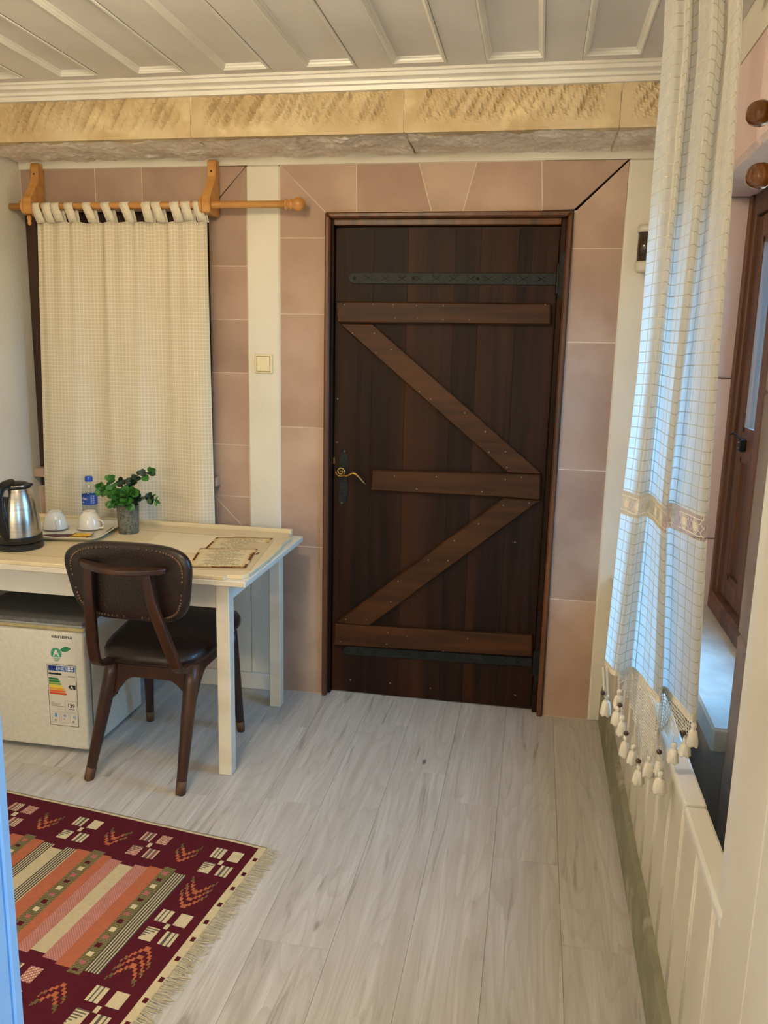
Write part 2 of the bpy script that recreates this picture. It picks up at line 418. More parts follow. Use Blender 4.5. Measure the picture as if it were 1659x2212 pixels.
# ------------------------------------------------------------------ yellow stone beam of rough dressed blocks
bmn = thing('trim_2', 'rough chiselled yellow sandstone beam across the end of the room', 'stone beam', (0, YBM, ZB0), 'structure')
cutx = [XL] + [ony(px, 250, YBM).x for px in (412, 873, 1340)] + [XR]
for bi in range(4):
    x0, x1 = cutx[bi]+0.002, cutx[bi+1]-0.002
    nx = int((x1-x0)/0.008); nz = 18; ny = 34; vs = []; fs = []
    prof = [(YBM, ZB1+0.008-(ZB1+0.008-ZB0)*j/nz) for j in range(nz+1)] + [(YBM+(3.30-YBM)*j/ny, ZB0) for j in range(1, ny+1)]
    for i in range(nx+1):
        x = lerp(x0, x1, i/nx)
        for j, (yy, zz) in enumerate(prof):
            P = Vector((x, yy, zz))
            if j <= nz:
                h = (zz-ZB0)/(ZB1-ZB0)
                band = max(0.0, min(1.0, (h-0.18)/0.25))*max(0.0, min(1.0, min(x-x0-0.03, x1-x-0.03)/0.05))
                ch = 0.42*sin(2*pi*(x*25-zz*14+0.55*noise.noise(Vector((x*7, zz*6, bi)))))+0.55*noise.noise(Vector((x*44-zz*24, zz*8, bi*3.1)))-0.10
                ch2 = noise.noise(Vector((x*90+zz*40, zz*40, bi)))
                top = max(0.0, (h-0.8)/0.2)
                d = band*(0.028*max(0, ch+0.08)+0.007*ch2)+0.003*noise.noise(P*14)+top*0.010*(0.5+noise.noise(Vector((x*30, 2, bi))))
                if j == nz: d = 0.001+0.002*abs(noise.noise(P*20))
                P.y += d
            else:
                t = (j-nz)/ny
                e = min(1, t*8)*min(1, (1-t)*10)
                P.z += e*(0.014*noise.noise(Vector((x*9, yy*16, 5+bi)))+0.010*abs(noise.noise(Vector((x*22, yy*34, bi))))+0.005*noise.noise(P*60))
            vs.append(P)
    m_ = len(prof)
    for i in range(nx):
        for j in range(m_-1):
            fs.append((i*m_+j, i*m_+j+1, (i+1)*m_+j+1, (i+1)*m_+j))
    # end caps
    for base in (0, nx*m_):
        c_ = len(vs); vs.append(Vector((vs[base].x, 3.30, ZB1+0.008)))
        for j in range(m_-1): fs.append((base+j, base+j+1, c_) if base else (base+j+1, base+j, c_))
    me = bpy.data.meshes.new('stone_block'); me.from_pydata([tuple(v) for v in vs], [], fs); me.update()
    ob = link('stone_block', me, MYSTONE, bmn, False); me.materials.append(MSOFF)
    for p_ in me.polygons:
        if p_.center[1] > 0.045 and p_.normal.z < -0.35: p_.material_index = 1
for cx in cutx[1:-1]:
    g = G(); g.box(cx-0.003, cx+0.003, YBM+0.003, 3.29, ZB0+0.003, ZB1+0.006); g.make('mortar_joint', MMORTAR, bmn)

# ------------------------------------------------------------------ walls
WF = 3.270
g = G()
WXL, DXL, DXR = -1.175, -1.037, 0.285      # window surround right edge, door surround edges
ZT = 2.188
g.box(XL-0.1, 0.75, WF, 3.55, ZT, 2.46)
g.box(WXL, DXL, WF, 3.55, 0, ZT, 0.006)
g.box(DXR, 0.75, WF, 3.55, 0, ZT, 0.006)
g.box(XL-0.1, WXL, WF, 3.55, 0, 0.70)
g.box(XL-0.1, WXL, 3.40, 3.55, 0.70, ZT)
g.box(DXL, DXR, 3.40, 3.55, 0, ZT)
o = g.make('wall_back', MPLASTER); tag(o, 'white plastered end wall around the stone door and window surrounds', 'wall', 'structure')
g = G(); g.box(XL-0.2, XL, YB, 3.55, 0, 2.46); o = g.make('wall_left', MPLASTER); tag(o, 'white plastered wall beside the curtained small window', 'wall', 'structure')
g = G(); g.box(XL-0.2, XR+0.25, YB-0.2, YB, 0, 2.46); o = g.make('wall_rear', MPLASTER); tag(o, 'white plastered wall closing the room opposite the plank door', 'wall', 'structure')

OY0, OY1, OZ0, OZ1 = 1.955, 2.985, 0.60, 2.005      # window opening in the right wall
SY0, SY1, SZ1 = 1.72, 3.20, 2.285
VY0, VY1, VZ0, VZ1 = -0.80, 0.10, 0.85, 1.95          # second window, behind the view
g = G()
g.box(XR, XR+0.24, YB, VY0, 0, 2.46); g.box(XR, XR+0.24, VY1, SY0, 0, 2.46); g.box(XR, XR+0.24, VY0, VY1, 0, VZ0); g.box(XR, XR+0.24, VY0, VY1, VZ1, 2.46)
g.box(XR, XR+0.24, SY1, 3.27, 0, 2.46)
g.box(XR, XR+0.24, SY0, SY1, SZ1, 2.46)
o = g.make('wall_right', MPLASTER); tag(o, 'white plastered wall around the tall wooden window', 'wall', 'structure')

def stone(pts, vec, parent, bev=0.0012, mat=None):
    g = G(); g.prism(pts, vec, bev); return g.make('stone', mat or MSTONE, parent)

# door surround of pink sandstone; outlines read on the wall plane
YS = 3.276
ds = thing('trim_3', 'pink sandstone surround of the dark plank door', 'stone surround', (-0.37, YS, 0), 'structure')
def P3(px, py): p = ony(px, py, YS); return (p.x, p.z)
def sp(poly, parent, gap=0.0010, y=YS):
    cx = sum(p[0] for p in poly)/len(poly); cz = sum(p[1] for p in poly)/len(poly)
    pts = []
    for x, z in poly:
        pts.append((x-math.copysign(gap, x-cx), y+random.uniform(0, 0.0015), z-math.copysign(gap, z-cz)))
    y0 = sum(p[1] for p in pts)/len(pts)
    stone([(p[0], y0, p[2]) for p in pts], (0, 0.12, 0), parent)
ix0, ix1, iz = -0.852, 0.100, 2.012
zs = [0.0]+[P3(650, y)[1] for y in (1180, 923, 679, 514)]
for a, b_ in zip(zs[:-1], zs[1:]): sp([(DXL, a), (ix0, a), (ix0, b_), (DXL, b_)], ds)
sp([(DXL, zs[-1]), (ix0, zs[-1]), (ix0, iz), (DXL, ZT)], ds)
zr = [0.0]+[P3(1280, y)[1] for y in (1300, 1017, 740, 537)]
for a, b_ in zip(zr[:-1], zr[1:]): sp([(ix1, a), (DXR, a), (DXR, b_), (ix1, b_)], ds)
sp([(ix1, zr[-1]), (DXR, zr[-1]), (DXR, ZT-0.004), (ix1+0.003, iz-0.003)], ds)
t = lambda px: P3(px, 352)[0]
u = lambda px: P3(px, 455)[0]
sp([(DXL, ZT), (ix0, iz), (u(770), iz), (t(770), ZT)], ds)
sp([(t(770), ZT), (u(770), iz), (u(932), iz), (t(905), ZT)], ds)
sp([(t(905), ZT), (u(932), iz), (u(1000), iz), (t(1030), ZT)], ds)
sp([(t(1030), ZT), (u(1000), iz), (u(1172), iz), (t(1170), ZT)], ds)
sp([(t(1170), ZT), (u(1172), iz), (ix1, iz+0.003), (DXR-0.004, ZT)], ds)
g = G(); g.box(DXL, ix0, 3.2772, 3.39, 0, ZT); g.box(ix1, DXR, 3.2772, 3.39, 0, iz); g.box(ix0, u(1172), 3.2772, 3.39, iz, ZT); g.make('mortar_bed', MMORTAR, ds)

# small window: surround, sill, dark closed shutters
ws = thing('trim_4', 'pink sandstone surround of the small curtained window', 'stone surround', (-1.6, YS, 0.7), 'structure')
wx0, wx1, wz0, wz1 = -2.157, -1.335, 0.86, 2.02
zz = [P3(500, y)[1] for y in (960, 805, 690, 575)]
lev = [wz0]+zz+[wz1]
for a, b_ in zip(lev[:-1], lev[1:]):
    if b_ < wz1: sp([(wx1, a), (WXL, a), (WXL, b_), (wx1, b_)], ws)
sp([(wx1, zz[-1]), (WXL, zz[-1]), (WXL, ZT), (wx1, wz1)], ws)
sp([(wx1, wz0), (WXL, 0.70), (WXL, wz0), (wx1, wz0+0.002)], ws)
topx = [XL+0.002, P3(205, 400)[0], P3(306, 400)[0], None]
sp([(XL, wz1), (topx[1], wz1), (topx[1], ZT), (XL, ZT)], ws)
sp([(topx[1], wz1), (topx[2], wz1), (topx[2], ZT), (topx[1], ZT)], ws)
sp([(topx[2], wz1), (wx1, wz1), (WXL, ZT), (topx[2], ZT)], ws)
sp([(XL, 0.70), (WXL-0.002, 0.70), (wx1, wz0), (XL, wz0)], ws)
g = G(); g.box(XL+0.002, wx1+0.03, 3.235, 3.30, wz0+0.045, wz0+0.085, 0.004); g.make('sill', MSTONE, ws)
g = G(); g.box(XL, WXL, 3.2772, 3.30, 0.70, wz0); g.box(wx1, WXL, 3.2772, 3.39, wz0, ZT); g.box(XL, WXL, 3.2772, 3.39, wz1, ZT); g.make('mortar_bed', MMORTAR, ws)
w1 = thing('window_1', 'dark wooden shuttered window behind the tab-top curtain', 'window', (-1.72, 3.33, wz0), 'structure')
for a, b_ in ((wx0, wx0+0.05), (wx1-0.05, wx1)):
    g = G(); g.box(a, b_, 3.285, 3.39, wz0, wz1, 0.004); g.make('frame_post', MSHUT, w1)
g = G(); g.box(wx0+0.05, wx1-0.05, 3.285, 3.39, wz1-0.05, wz1, 0.004); g.make('frame_head', MSHUT, w1)
for i in range(6):
    a = lerp(wx0+0.05, wx1-0.05, i/6); b_ = lerp(wx0+0.05, wx1-0.05, (i+1)/6)
    g = G(); g.box(a+0.001, b_-0.001, 3.325, 3.35, wz0, wz1-0.05, 0.002); g.make('shutter_board', MSHUT, w1)

# ------------------------------------------------------------------ baseboards
g = G(); g.box(XL, DXL-0.002, 3.252, WF, 0, 0.075, 0.004); o = g.make('baseboard_back', MTRIMW); tag(o, 'low pale skirting board under the writing table', 'baseboard', 'structure')

# ------------------------------------------------------------------ right side: window recess, wainscot
ws2 = thing('trim_5', 'pink sandstone surround of the tall wooden window', 'stone surround', (XR, 2.46, 0), 'structure')
MLINT = nmat('window_lit_pink_sandstone', (222, 200, 194), (206, 180, 174), scale=(1, 1, 0.3), nscale=5, rough=0.8, bump=0.25, bscale=90, rnd=5, rndval=0.04, spec=0.25)  # paler than the other surround stones: window light put into the colour
def xs_(y0, y1, z0, z1, x=0.496, dx=0.12, bev=0.006, mat=None):
    g = G(); g.box(x, x+dx, y0+0.001, y1-0.001, z0+0.001, z1-0.001, bev); return g.make('stone', mat or MSTONE, ws2)
for a, b_ in ((0, 0.34), (0.34, 0.86), (0.86, 1.42), (1.42, OZ1)):
    xs_(SY0, OY0, a, b_, dx=0.235)
    xs_(OY1, SY1, a, b_, dx=0.235, mat=MLINT)
jy = [SY0, 2.275, 2.70, SY1]
for a, b_ in zip(jy[:-1], jy[1:]): xs_(a, b_, OZ1, SZ1, dx=0.235, bev=0.012, mat=MLINT)
for a, b_ in ((OY0, 2.45), (2.45, OY1)): xs_(a, b_, 0, 0.555, dx=0.235)
MSLAB = nmat('whitewashed_sill_stone', (206, 204, 198), (186, 184, 178), nscale=12, rough=0.5, bump=0.6, bscale=60)
g = G(); g.box(0.462, 0.735, OY0-0.012, OY1-0.002, 0.556, 0.62, 0.006); g.make('sill_slab', MSLAB, ws2)

w2 = thing('window_2', 'brown wooden casement window with glazed upper lights', 'window', (0.64, 2.47, 0.62), 'structure')
FX0, FX1 = 0.655, 0.725
def fb(name, x0, x1, y0, y1, z0, z1, par=None, mat=None, bev=0.004):
    g = G(); g.box(x0, x1, y0, y1, z0, z1, bev); return g.make(name, mat or MWINW, par or w2)
fb('frame_post', FX0, FX1, OY1-0.065, OY1-0.001, 0.62, OZ1)
fb('frame_bead', FX0-0.010, FX0+0.02, OY1-0.035, OY1-0.001, 0.62, OZ1)
fb('frame_post', FX0, FX1, OY0+0.001, OY0+0.065, 0.62, OZ1)
fb('frame_head', FX0, FX1, OY0+0.065, OY1-0.065, OZ1-0.07, OZ1)
fb('frame_sill', FX0-0.02, FX1, OY0+0.065, OY1-0.036, 0.62, 0.685, bev=0.012)
ym = 2.64
for (a, b_, low) in ((ym, OY1-0.065, 1), (OY0+0.065, ym, 0)):
    sh = w2
    s = 0.066
    fb('stile', 0.668, 0.710, a+0.002, a+s, 0.687, OZ1-0.072, sh); fb('stile', 0.668, 0.710, b_-s, b_-0.002, 0.687, OZ1-0.072, sh)
    fb('rail', 0.668, 0.710, a+s, b_-s, 0.687, 0.757, sh); fb('rail', 0.668, 0.710, a+s, b_-s, OZ1-0.142, OZ1-0.072, sh)
    fb('rail', 0.668, 0.710, a+s, b_-s, 1.17, 1.255, sh)
    if low: fb('panel', 0.682, 0.700, a+s-0.005, b_-s+0.005, 0.752, 1.175, sh, bev=0.001)
    else: fb('pane', 0.687, 0.691, a+s-0.005, b_-s+0.005, 0.752, 1.175, sh, MGLASS, 0)
    fb('pane', 0.687, 0.691, a+s-0.005, b_-s+0.005, 1.25, OZ1-0.137, sh, MGLASS, 0)
    g = G()
    for (z0, z1) in ((0.757, 1.17), (1.255, OZ1-0.142)):
        for (p0, p1, q0, q1) in ((a+s, a+s+0.014, z0, z1), (b_-s-0.014, b_-s, z0, z1), (a+s, b_-s, z0, z0+0.014), (a+s, b_-s, z1-0.014, z1)):
            g.box(0.672, 0.685, p0, p1, q0, q1)
    g.make('glazing_bead', MWINW, sh)
# latch on the meeting of post and casement
g = G(); g.box(0.648, 0.668, 2.775, 2.801, 1.195, 1.236, 0.003); g.tube([(0.650, 2.788, 1.232), (0.642, 2.792, 1.247), (0.632, 2.802, 1.252), (0.625, 2.812, 1.247)], 0.003, 6)
lt = g.make('latch', MIRON, w2)
g = G()
for dz in (0.0, 0.018): g.sphere((0.647, 2.787, 1.207+dz), 0.003)
g.make('latch_screw', MNAIL, lt, True)
pl = bpy.data.lights.new('window_portal', 'AREA'); pl.shape = 'RECTANGLE'; pl.size = 1.45; pl.size_y = 1.1
po = bpy.data.objects.new('window_portal', pl); COL.objects.link(po); po.location = (0.76, 2.47, 1.31); po.rotation_euler = (0, radians(90), 0)
pl.cycles.is_portal = True

w3 = thing('window_3', 'small glazed wooden window in the long wall behind the panelling', 'window', (0.62, (VY0+VY1)/2, VZ0), 'structure')
for a, b_ in ((VY0, VY0+0.05), (VY1-0.05, VY1)): fb('frame_post', 0.6, 0.66, a, b_, VZ0, VZ1, w3)
for a, b_ in ((VZ0, VZ0+0.05), (VZ1-0.05, VZ1)): fb('frame_rail', 0.6, 0.66, VY0+0.05, VY1-0.05, a, b_, w3)
fb('pane', 0.628, 0.632, VY0+0.045, VY1-0.045, VZ0+0.045, VZ1-0.045, w3, MGLASS, 0)
pl3 = bpy.data.lights.new('window_portal', 'AREA'); pl3.shape = 'RECTANGLE'; pl3.size = VZ1-VZ0; pl3.size_y = VY1-VY0
po3 = bpy.data.objects.new('window_portal', pl3); COL.objects.link(po3); po3.location = (0.76, (VY0+VY1)/2, (VZ0+VZ1)/2); po3.rotation_euler = (0, radians(90), 0)
pl3.cycles.is_portal = True

# wainscot: boards, beads, plinth, top board
WX = 0.345; NY = 1.228
wn = thing('trim_6', 'cream painted bead-board wainscot under the tall window', 'wainscot', (WX, 2.2, 0), 'structure')
y = 3.268; k = 0
while y > NY+0.02:
    y0 = max(y-0.150, NY)
    g = G(); g.box(WX, WX+0.02, y0+0.0015, y-0.0015, 0.0, 0.602, 0.0015); bd = g.make('wainscot_board', MWAIN, wn)
    g = G()
    g.tube([(WX, y-0.008, 0.165), (WX, y-0.008, 0.60)], 0.0042, 8)
    g.tube([(WX, y-0.020, 0.165), (WX, y-0.020, 0.60)], 0.0026, 8)
    g.make('bead', MWAIN, bd, True)
    y -= 0.150
g = G(); g.box(0.333, 0.378, NY, 1.56, 0.603, 0.626, 0.006, 2); g.make('top_board', MTRIMW, wn)
g = G(); g.box(0.333, 0.378, 1.563, 3.268, 0.603, 0.628, 0.006, 2); g.make('top_board', MTRIMW, wn)
# near panelling that rises full height, with its edge strip
wn2 = thing('trim_7', 'cream painted full height board panelling beside the tall window', 'panelling', (WX, 0, 0), 'structure')
y = NY-0.008
while y > 0.24:
    y0 = max(y-0.150, 0.20)
    g = G(); g.box(0.333, WX+0.02, y0+0.0015, y-0.0015, 0.0, 2.39, 0.002); g.make('panel_board', MWAIN, wn2)
    y -= 0.150
g = G(); g.box(0.339, 0.378, NY+0.001, NY+0.05, 0.628, 2.39, 0.004); g.make('edge_strip', MTRIMW, wn2)

# plinth with chipped top edge
n = 150; vs = []; fs = []
for i in range(n+1):
    y = lerp(NY-1.4, 3.268, i/n)
    w = 0.004*noise.noise(Vector((y*9, 0, 1)))+0.004*noise.noise(Vector((y*35, 3, 1)))
    z = 0.158+0.010*noise.noise(Vector((y*5, 7, 2)))+0.006*noise.noise(Vector((y*31, 5, 2)))
    fx = 0.3275
    vs += [(fx, y, 0), (fx+0.001+w*0.3, y, z-0.012), (fx+0.006+abs(w), y, z), (0.3449, y, z+0.002), (0.3449, y, 0)]
for i in range(n):
    for j in range(5): fs.append((i*5+j, (i+1)*5+j, (i+1)*5+(j+1) % 5, i*5+(j+1) % 5))
fs += [(0, 1, 2, 3, 4), tuple(n*5+j for j in (4, 3, 2, 1, 0))]
me = bpy.data.meshes.new('baseboard_right'); me.from_pydata(vs, [], fs); me.update()
o = link('baseboard_right', me, MBASE); tag(o, 'worn grey-green plinth with chipped paint under the wainscot', 'baseboard', 'structure')

# ------------------------------------------------------------------ plank door
YD = 3.318         # leaf face
d1 = thing('door_1', 'dark stained plank door with Z bracing and iron strap hinges', 'door', (-0.38, YD, 0), 'structure')
lx0, lx1, lz0, lz1 = -0.818, 0.052, 0.006, 1.958
def fbar(name, poly, y0, y1, mat, par, bev=0.004):
    g = G(); g.prism([(x, y0, z) for x, z in poly], (0, y1-y0, 0), bev); return g.make(name, mat, par)
fo0, fo1, fz = -0.850, 0.098, 2.010
# frame: outer roll moulding and inner rebate
fbar('frame_jamb', [(fo0, 0), (fo0+0.022, 0), (fo0+0.022, fz-0.022), (fo0, fz)], 3.256, 3.36, MFRAME, d1, 0.006)
fbar('frame_jamb', [(fo1-0.022, 0), (fo1, 0), (fo1, fz), (fo1-0.022, fz-0.022)], 3.256, 3.36, MFRAME, d1, 0.006)
fbar('frame_head', [(fo0, fz), (fo0+0.022, fz-0.022), (fo1-0.022, fz-0.022), (fo1, fz)], 3.256, 3.36, MFRAME, d1, 0.006)
fbar('frame_rebate', [(fo0+0.022, 0), (lx0-0.002, 0), (lx0-0.002, fz-0.022), (fo0+0.022, fz-0.022)], 3.290, 3.36, MDOOR, d1, 0.002)
fbar('frame_rebate', [(lx1+0.004, 0), (fo1-0.022, 0), (fo1-0.022, fz-0.022), (lx1+0.004, fz-0.022)], 3.296, 3.36, MDOOR, d1, 0.002)
fbar('frame_rebate', [(lx0-0.002, lz1+0.007), (lx1+0.004, lz1+0.007), (lx1+0.004, fz-0.022), (lx0-0.002, fz-0.022)], 3.290, 3.36, MFRAME, d1, 0.002)
leaf = d1
px_ = [722, 808, 884, 987, 1041, 1122, 1205]
bx = [lx0]+[lerp(lx0, lx1, (p-722)/483) for p in px_[1:-1]]+[lx1]
for a, b_ in zip(bx[:-1], bx[1:]):
    g = G(); g.box(a+0.0002, b_-0.0002, YD+random.uniform(0, 0.0007), YD+0.04, lz0, lz1, 0.0005); g.make('plank', MDOOR, leaf)
YL = 3.292
def ledge(name, pts, bev=0.005):
    q = [ony(x, y, YL) for x, y in pts]
    g = G(); g.prism([(p.x, YL, p.z) for p in q], (0, YD-YL+0.001, 0), bev); return g.make(name, MLEDGE, leaf)
def nails(par, pts, r=0.0034, y=None):
    g = G()
    for x, yy in pts:
        p = ony(x, yy, YL-0.001); g.sphere((p.x, YL-0.0003 if y is None else y, p.z), r, 1, 0.35, 1, 8, 5)
    o = g.make('nail_heads', MNAIL, par, True); o['kind'] = 'stuff'
l1 = ledge('ledge', [(724, 651), (1190, 655), (1190, 702), (728, 697)])
nails(l1, [(744, 658), (806, 657), (849, 658), (900, 660), (958, 660), (1178, 658), (853, 687), (902, 688), (957, 690), (1014, 690)], 0.003)
b1 = ledge('brace', [(733, 699), (804, 700), (1167, 1021), (1167, 1024), (1097, 1021)])
nails(b1, [(761, 720), (808, 720), (845, 755), (812, 762), (1004, 892), (1048, 933), (1056, 977), (1092, 976), (906, 846), (930, 862)])
l2 = ledge('ledge', [(803, 1015), (1168, 1025), (1167, 1081), (1088, 1075), (800, 1060)])
nails(l2, [(1127, 1031), (1091, 1036), (942, 1030), (900, 1057), (1041, 1062), (852, 1029), (1095, 1010)])
b2 = ledge('brace', [(1088, 1076), (1167, 1082), (797, 1353), (722, 1346)])
nails(b2, [(1087, 1092), (1143, 1087), (1034, 1132), (981, 1168), (968, 1211), (925, 1210), (860, 1256), (844, 1300), (791, 1339), (747, 1338)])
l3 = ledge('ledge', [(722, 1347), (797, 1353), (1150, 1374), (1150, 1420), (720, 1394)])
nails(l3, [(838, 1367), (957, 1407), (878, 1375), (1010, 1380), (735, 1386), (835, 1392)], 0.003)
nails(leaf, [(754, 1474), (840, 1481), (928, 1492), (1112, 1507), (726, 862), (725, 957), (1112, 1175)], 0.004, YD-0.0005)
# strap hinges with rolled edge, stamped crosses, knuckle and frame plate
def strap(pl, pr, w0, w1, flange):
    n = 80; g = G(); A = ony(*pl, YL+0.015); B = ony(*pr, YL+0.015)
    yf = YD-0.007; top = []; bot = []
    for i in range(n+1):
        f = i/n; x = lerp(A.x, B.x, f); zc = lerp(A.z, B.z, f); h = lerp(w0, w1, f)/2
        h *= math.sqrt(max(0.12, 1-(1-min(1, f/0.03))**2))
        h += 0.0012*sin(i*2.6)
        top.append((x, yf, zc+h)); bot.append((x, yf, zc-h))
    g.prism(top+bot[::-1], (0, YD-yf, 0), 0.0012)
    s = g.make('strap_hinge', MIRON, leaf)
    g = G()
    for i in range(11):
        f = 0.10+0.083*i; x = lerp(A.x, B.x, f); zc = lerp(A.z, B.z, f)
        for sg in (1, -1):
            g.tube([(x-0.016, yf-0.0008, zc-sg*0.010), (x+0.016, yf-0.0008, zc+sg*0.010)], 0.0013, 5)
    g.make('stamped_crosses', nmat('iron_stamp', (22, 25, 25), (14, 16, 16), rough=0.7, metal=0.4), s)
    g = G()
    for f in (0.03, 0.32, 0.63, 0.92):
        g.sphere((lerp(A.x, B.x, f), yf-0.001, lerp(A.z, B.z, f)), 0.006, 1, 0.6, 1)
    g.make('rivets', MIRON, s, True)
    g = G(); xk = lx1+0.004
    g.lathe((xk, YD-0.012, B.z-0.055), [(0.008, 0), (0.0085, 0.002), (0.0085, 0.108), (0.008, 0.110)], 12)
    g.make('knuckle', MIRON, s, True)
    g = G(); g.box(xk+0.003, xk+0.028, 3.291, 3.2965, B.z-0.075, B.z+flange, 0.001); g.make('frame_plate', MIRON, s)
strap((752, 600), (1203, 603), 0.043, 0.044, 0.10)
strap((740, 1405), (1149, 1432), 0.040, 0.040, 0.06)
# lever handle
pts = [(742, 968), (751, 984), (754, 1000), (751, 1025), (753, 1060), (750, 1080), (738, 1094), (730, 1080), (733, 1050), (731, 1020), (733, 985)]
q = [ony(x, y, YD-0.003) for x, y in pts]
g = G(); g.prism([(p.x, YD-0.004, p.z) for p in q], (0, 0.004, 0), 0.001); hp = g.make('handle_plate', MIRON, leaf)
hc = ony(744, 1019, YD-0.03)
g = G(); path = []
for i in range(26):
    a = 1.6*2*pi*i/25-0.6; r = 0.007+0.015*(i/25)
    path.append((hc.x-0.012+r*cos(-a), YD-0.045, hc.z+0.002+r*sin(-a)))
g.tube(path, 0.0034, 8, up=(0, 1, 0))
e = ony(768, 1024, YD-0.045); f_ = ony(787, 1046, YD-0.045)
g.tube([(hc.x-0.002, YD-0.045, hc.z-0.016), (hc.x+0.012, YD-0.046, hc.z-0.016), (e.x-0.012, YD-0.046, e.z+0.003), (e.x, YD-0.046, e.z+0.001), (lerp(e.x, f_.x, 0.5), YD-0.045, lerp(e.z, f_.z, 0.40)), (f_.x-0.004, YD-0.043, f_.z+0.006), (f_.x+0.004, YD-0.042, f_.z)],
       [0.0050, 0.0056, 0.0062, 0.0062, 0.0056, 0.0046, 0.003], 8, up=(0, 1, 0))
g.lathe((hc.x-0.012, YD-0.048, hc.z+0.002), [(0.005, 0.004), (0.005, 0.045)], 12, 'Y')
lv = g.make('lever', MBRASS, hp, True)
g = G(); kp = ony(740, 1066, YD-0.004); g.sphere((kp.x, YD-0.004, kp.z), 0.006, 1, 0.2, 1); g.box(kp.x-0.0025, kp.x+0.0025, YD-0.0052, YD-0.003, kp.z-0.014, kp.z)
g.make('keyhole', flat('keyhole_black', (10, 10, 10), 0.8), hp)
g = G()
for p in ((744, 975), (738, 1086)):
    s_ = ony(*p, YD-0.004); g.sphere((s_.x, YD-0.004, s_.z), 0.0035, 1, 0.5, 1)
g.make('plate_screws', MNAIL, hp, True)
g = G(); p = ony(722, 995, YD); g.box(lx0-0.0015, lx0+0.003, YD-0.002, YD+0.01, p.z-0.013, p.z+0.013); g.make('latch_strike', MBRASS, leaf)

# ------------------------------------------------------------------ light switch
sw = thing('light_switch', 'square cream light switch on the plaster strip', 'light switch', (-1.104, WF, 1.42))
c = ony(570.5, 786, WF)
hw = 0.0385
g = G(); g.box(c.x-hw, c.x+hw, WF-0.009, WF+0.001, c.z-hw, c.z+hw, 0.005, 2); g.make('frame', flat('switch_cream', (228, 216, 176), 0.35), sw)
g = G(); g.box(c.x-0.0295, c.x+0.0295, WF-0.0096, WF-0.003, c.z-0.0315, c.z+0.0315); g.make('recess', flat('switch_gap', (150, 134, 92), 0.6), sw)
g = G(); g.prism([(c.x-0.027, WF-0.0102, c.z-0.029), (c.x+0.027, WF-0.0102, c.z-0.029), (c.x+0.027, WF-0.0150, c.z+0.029), (c.x-0.027, WF-0.0150, c.z+0.029)], (0, 0.008, 0), 0.001)
g.make('rocker', flat('switch_rocker', (232, 220, 182), 0.35), sw)

# ------------------------------------------------------------------ wall lamp half behind the long curtain
lmp = ony(1392, 535, 3.19)
wl = thing('wall_lamp', 'small wall lamp with brown glass cylinder beside the long curtain', 'wall lamp', (lmp.x, 3.27, lmp.z))
zb = lmp.z
MWHC = flat('lamp_white_ceramic', (214, 206, 190), 0.4)
g = G(); g.lathe((lmp.x+0.008, 3.215, zb-0.085), [(0.0, 0), (0.026, 0.0), (0.034, 0.008), (0.036, 0.030), (0.030, 0.040)], 20); g.make('cap', MWHC, wl, True)
g = G(); g.lathe((lmp.x+0.008, 3.215, zb-0.045), [(0.030, 0), (0.030, 0.10)], 20); g.make('glass_shade', nmat('smoked_brown_glass', (74, 52, 34), (52, 36, 24), nscale=4, rough=0.12, coat=0.5), wl, True)
g = G(); g.lathe((lmp.x+0.008, 3.215, zb+0.055), [(0.033, 0), (0.036, 0.012), (0.03, 0.026), (0.0, 0.028)], 20); g.make('collar', MWHC, wl, True)
g = G(); g.box(lmp.x-0.010, lmp.x+0.026, 3.235, 3.271, zb-0.02, zb+0.02, 0.004); g.make('bracket', MWHC, wl)

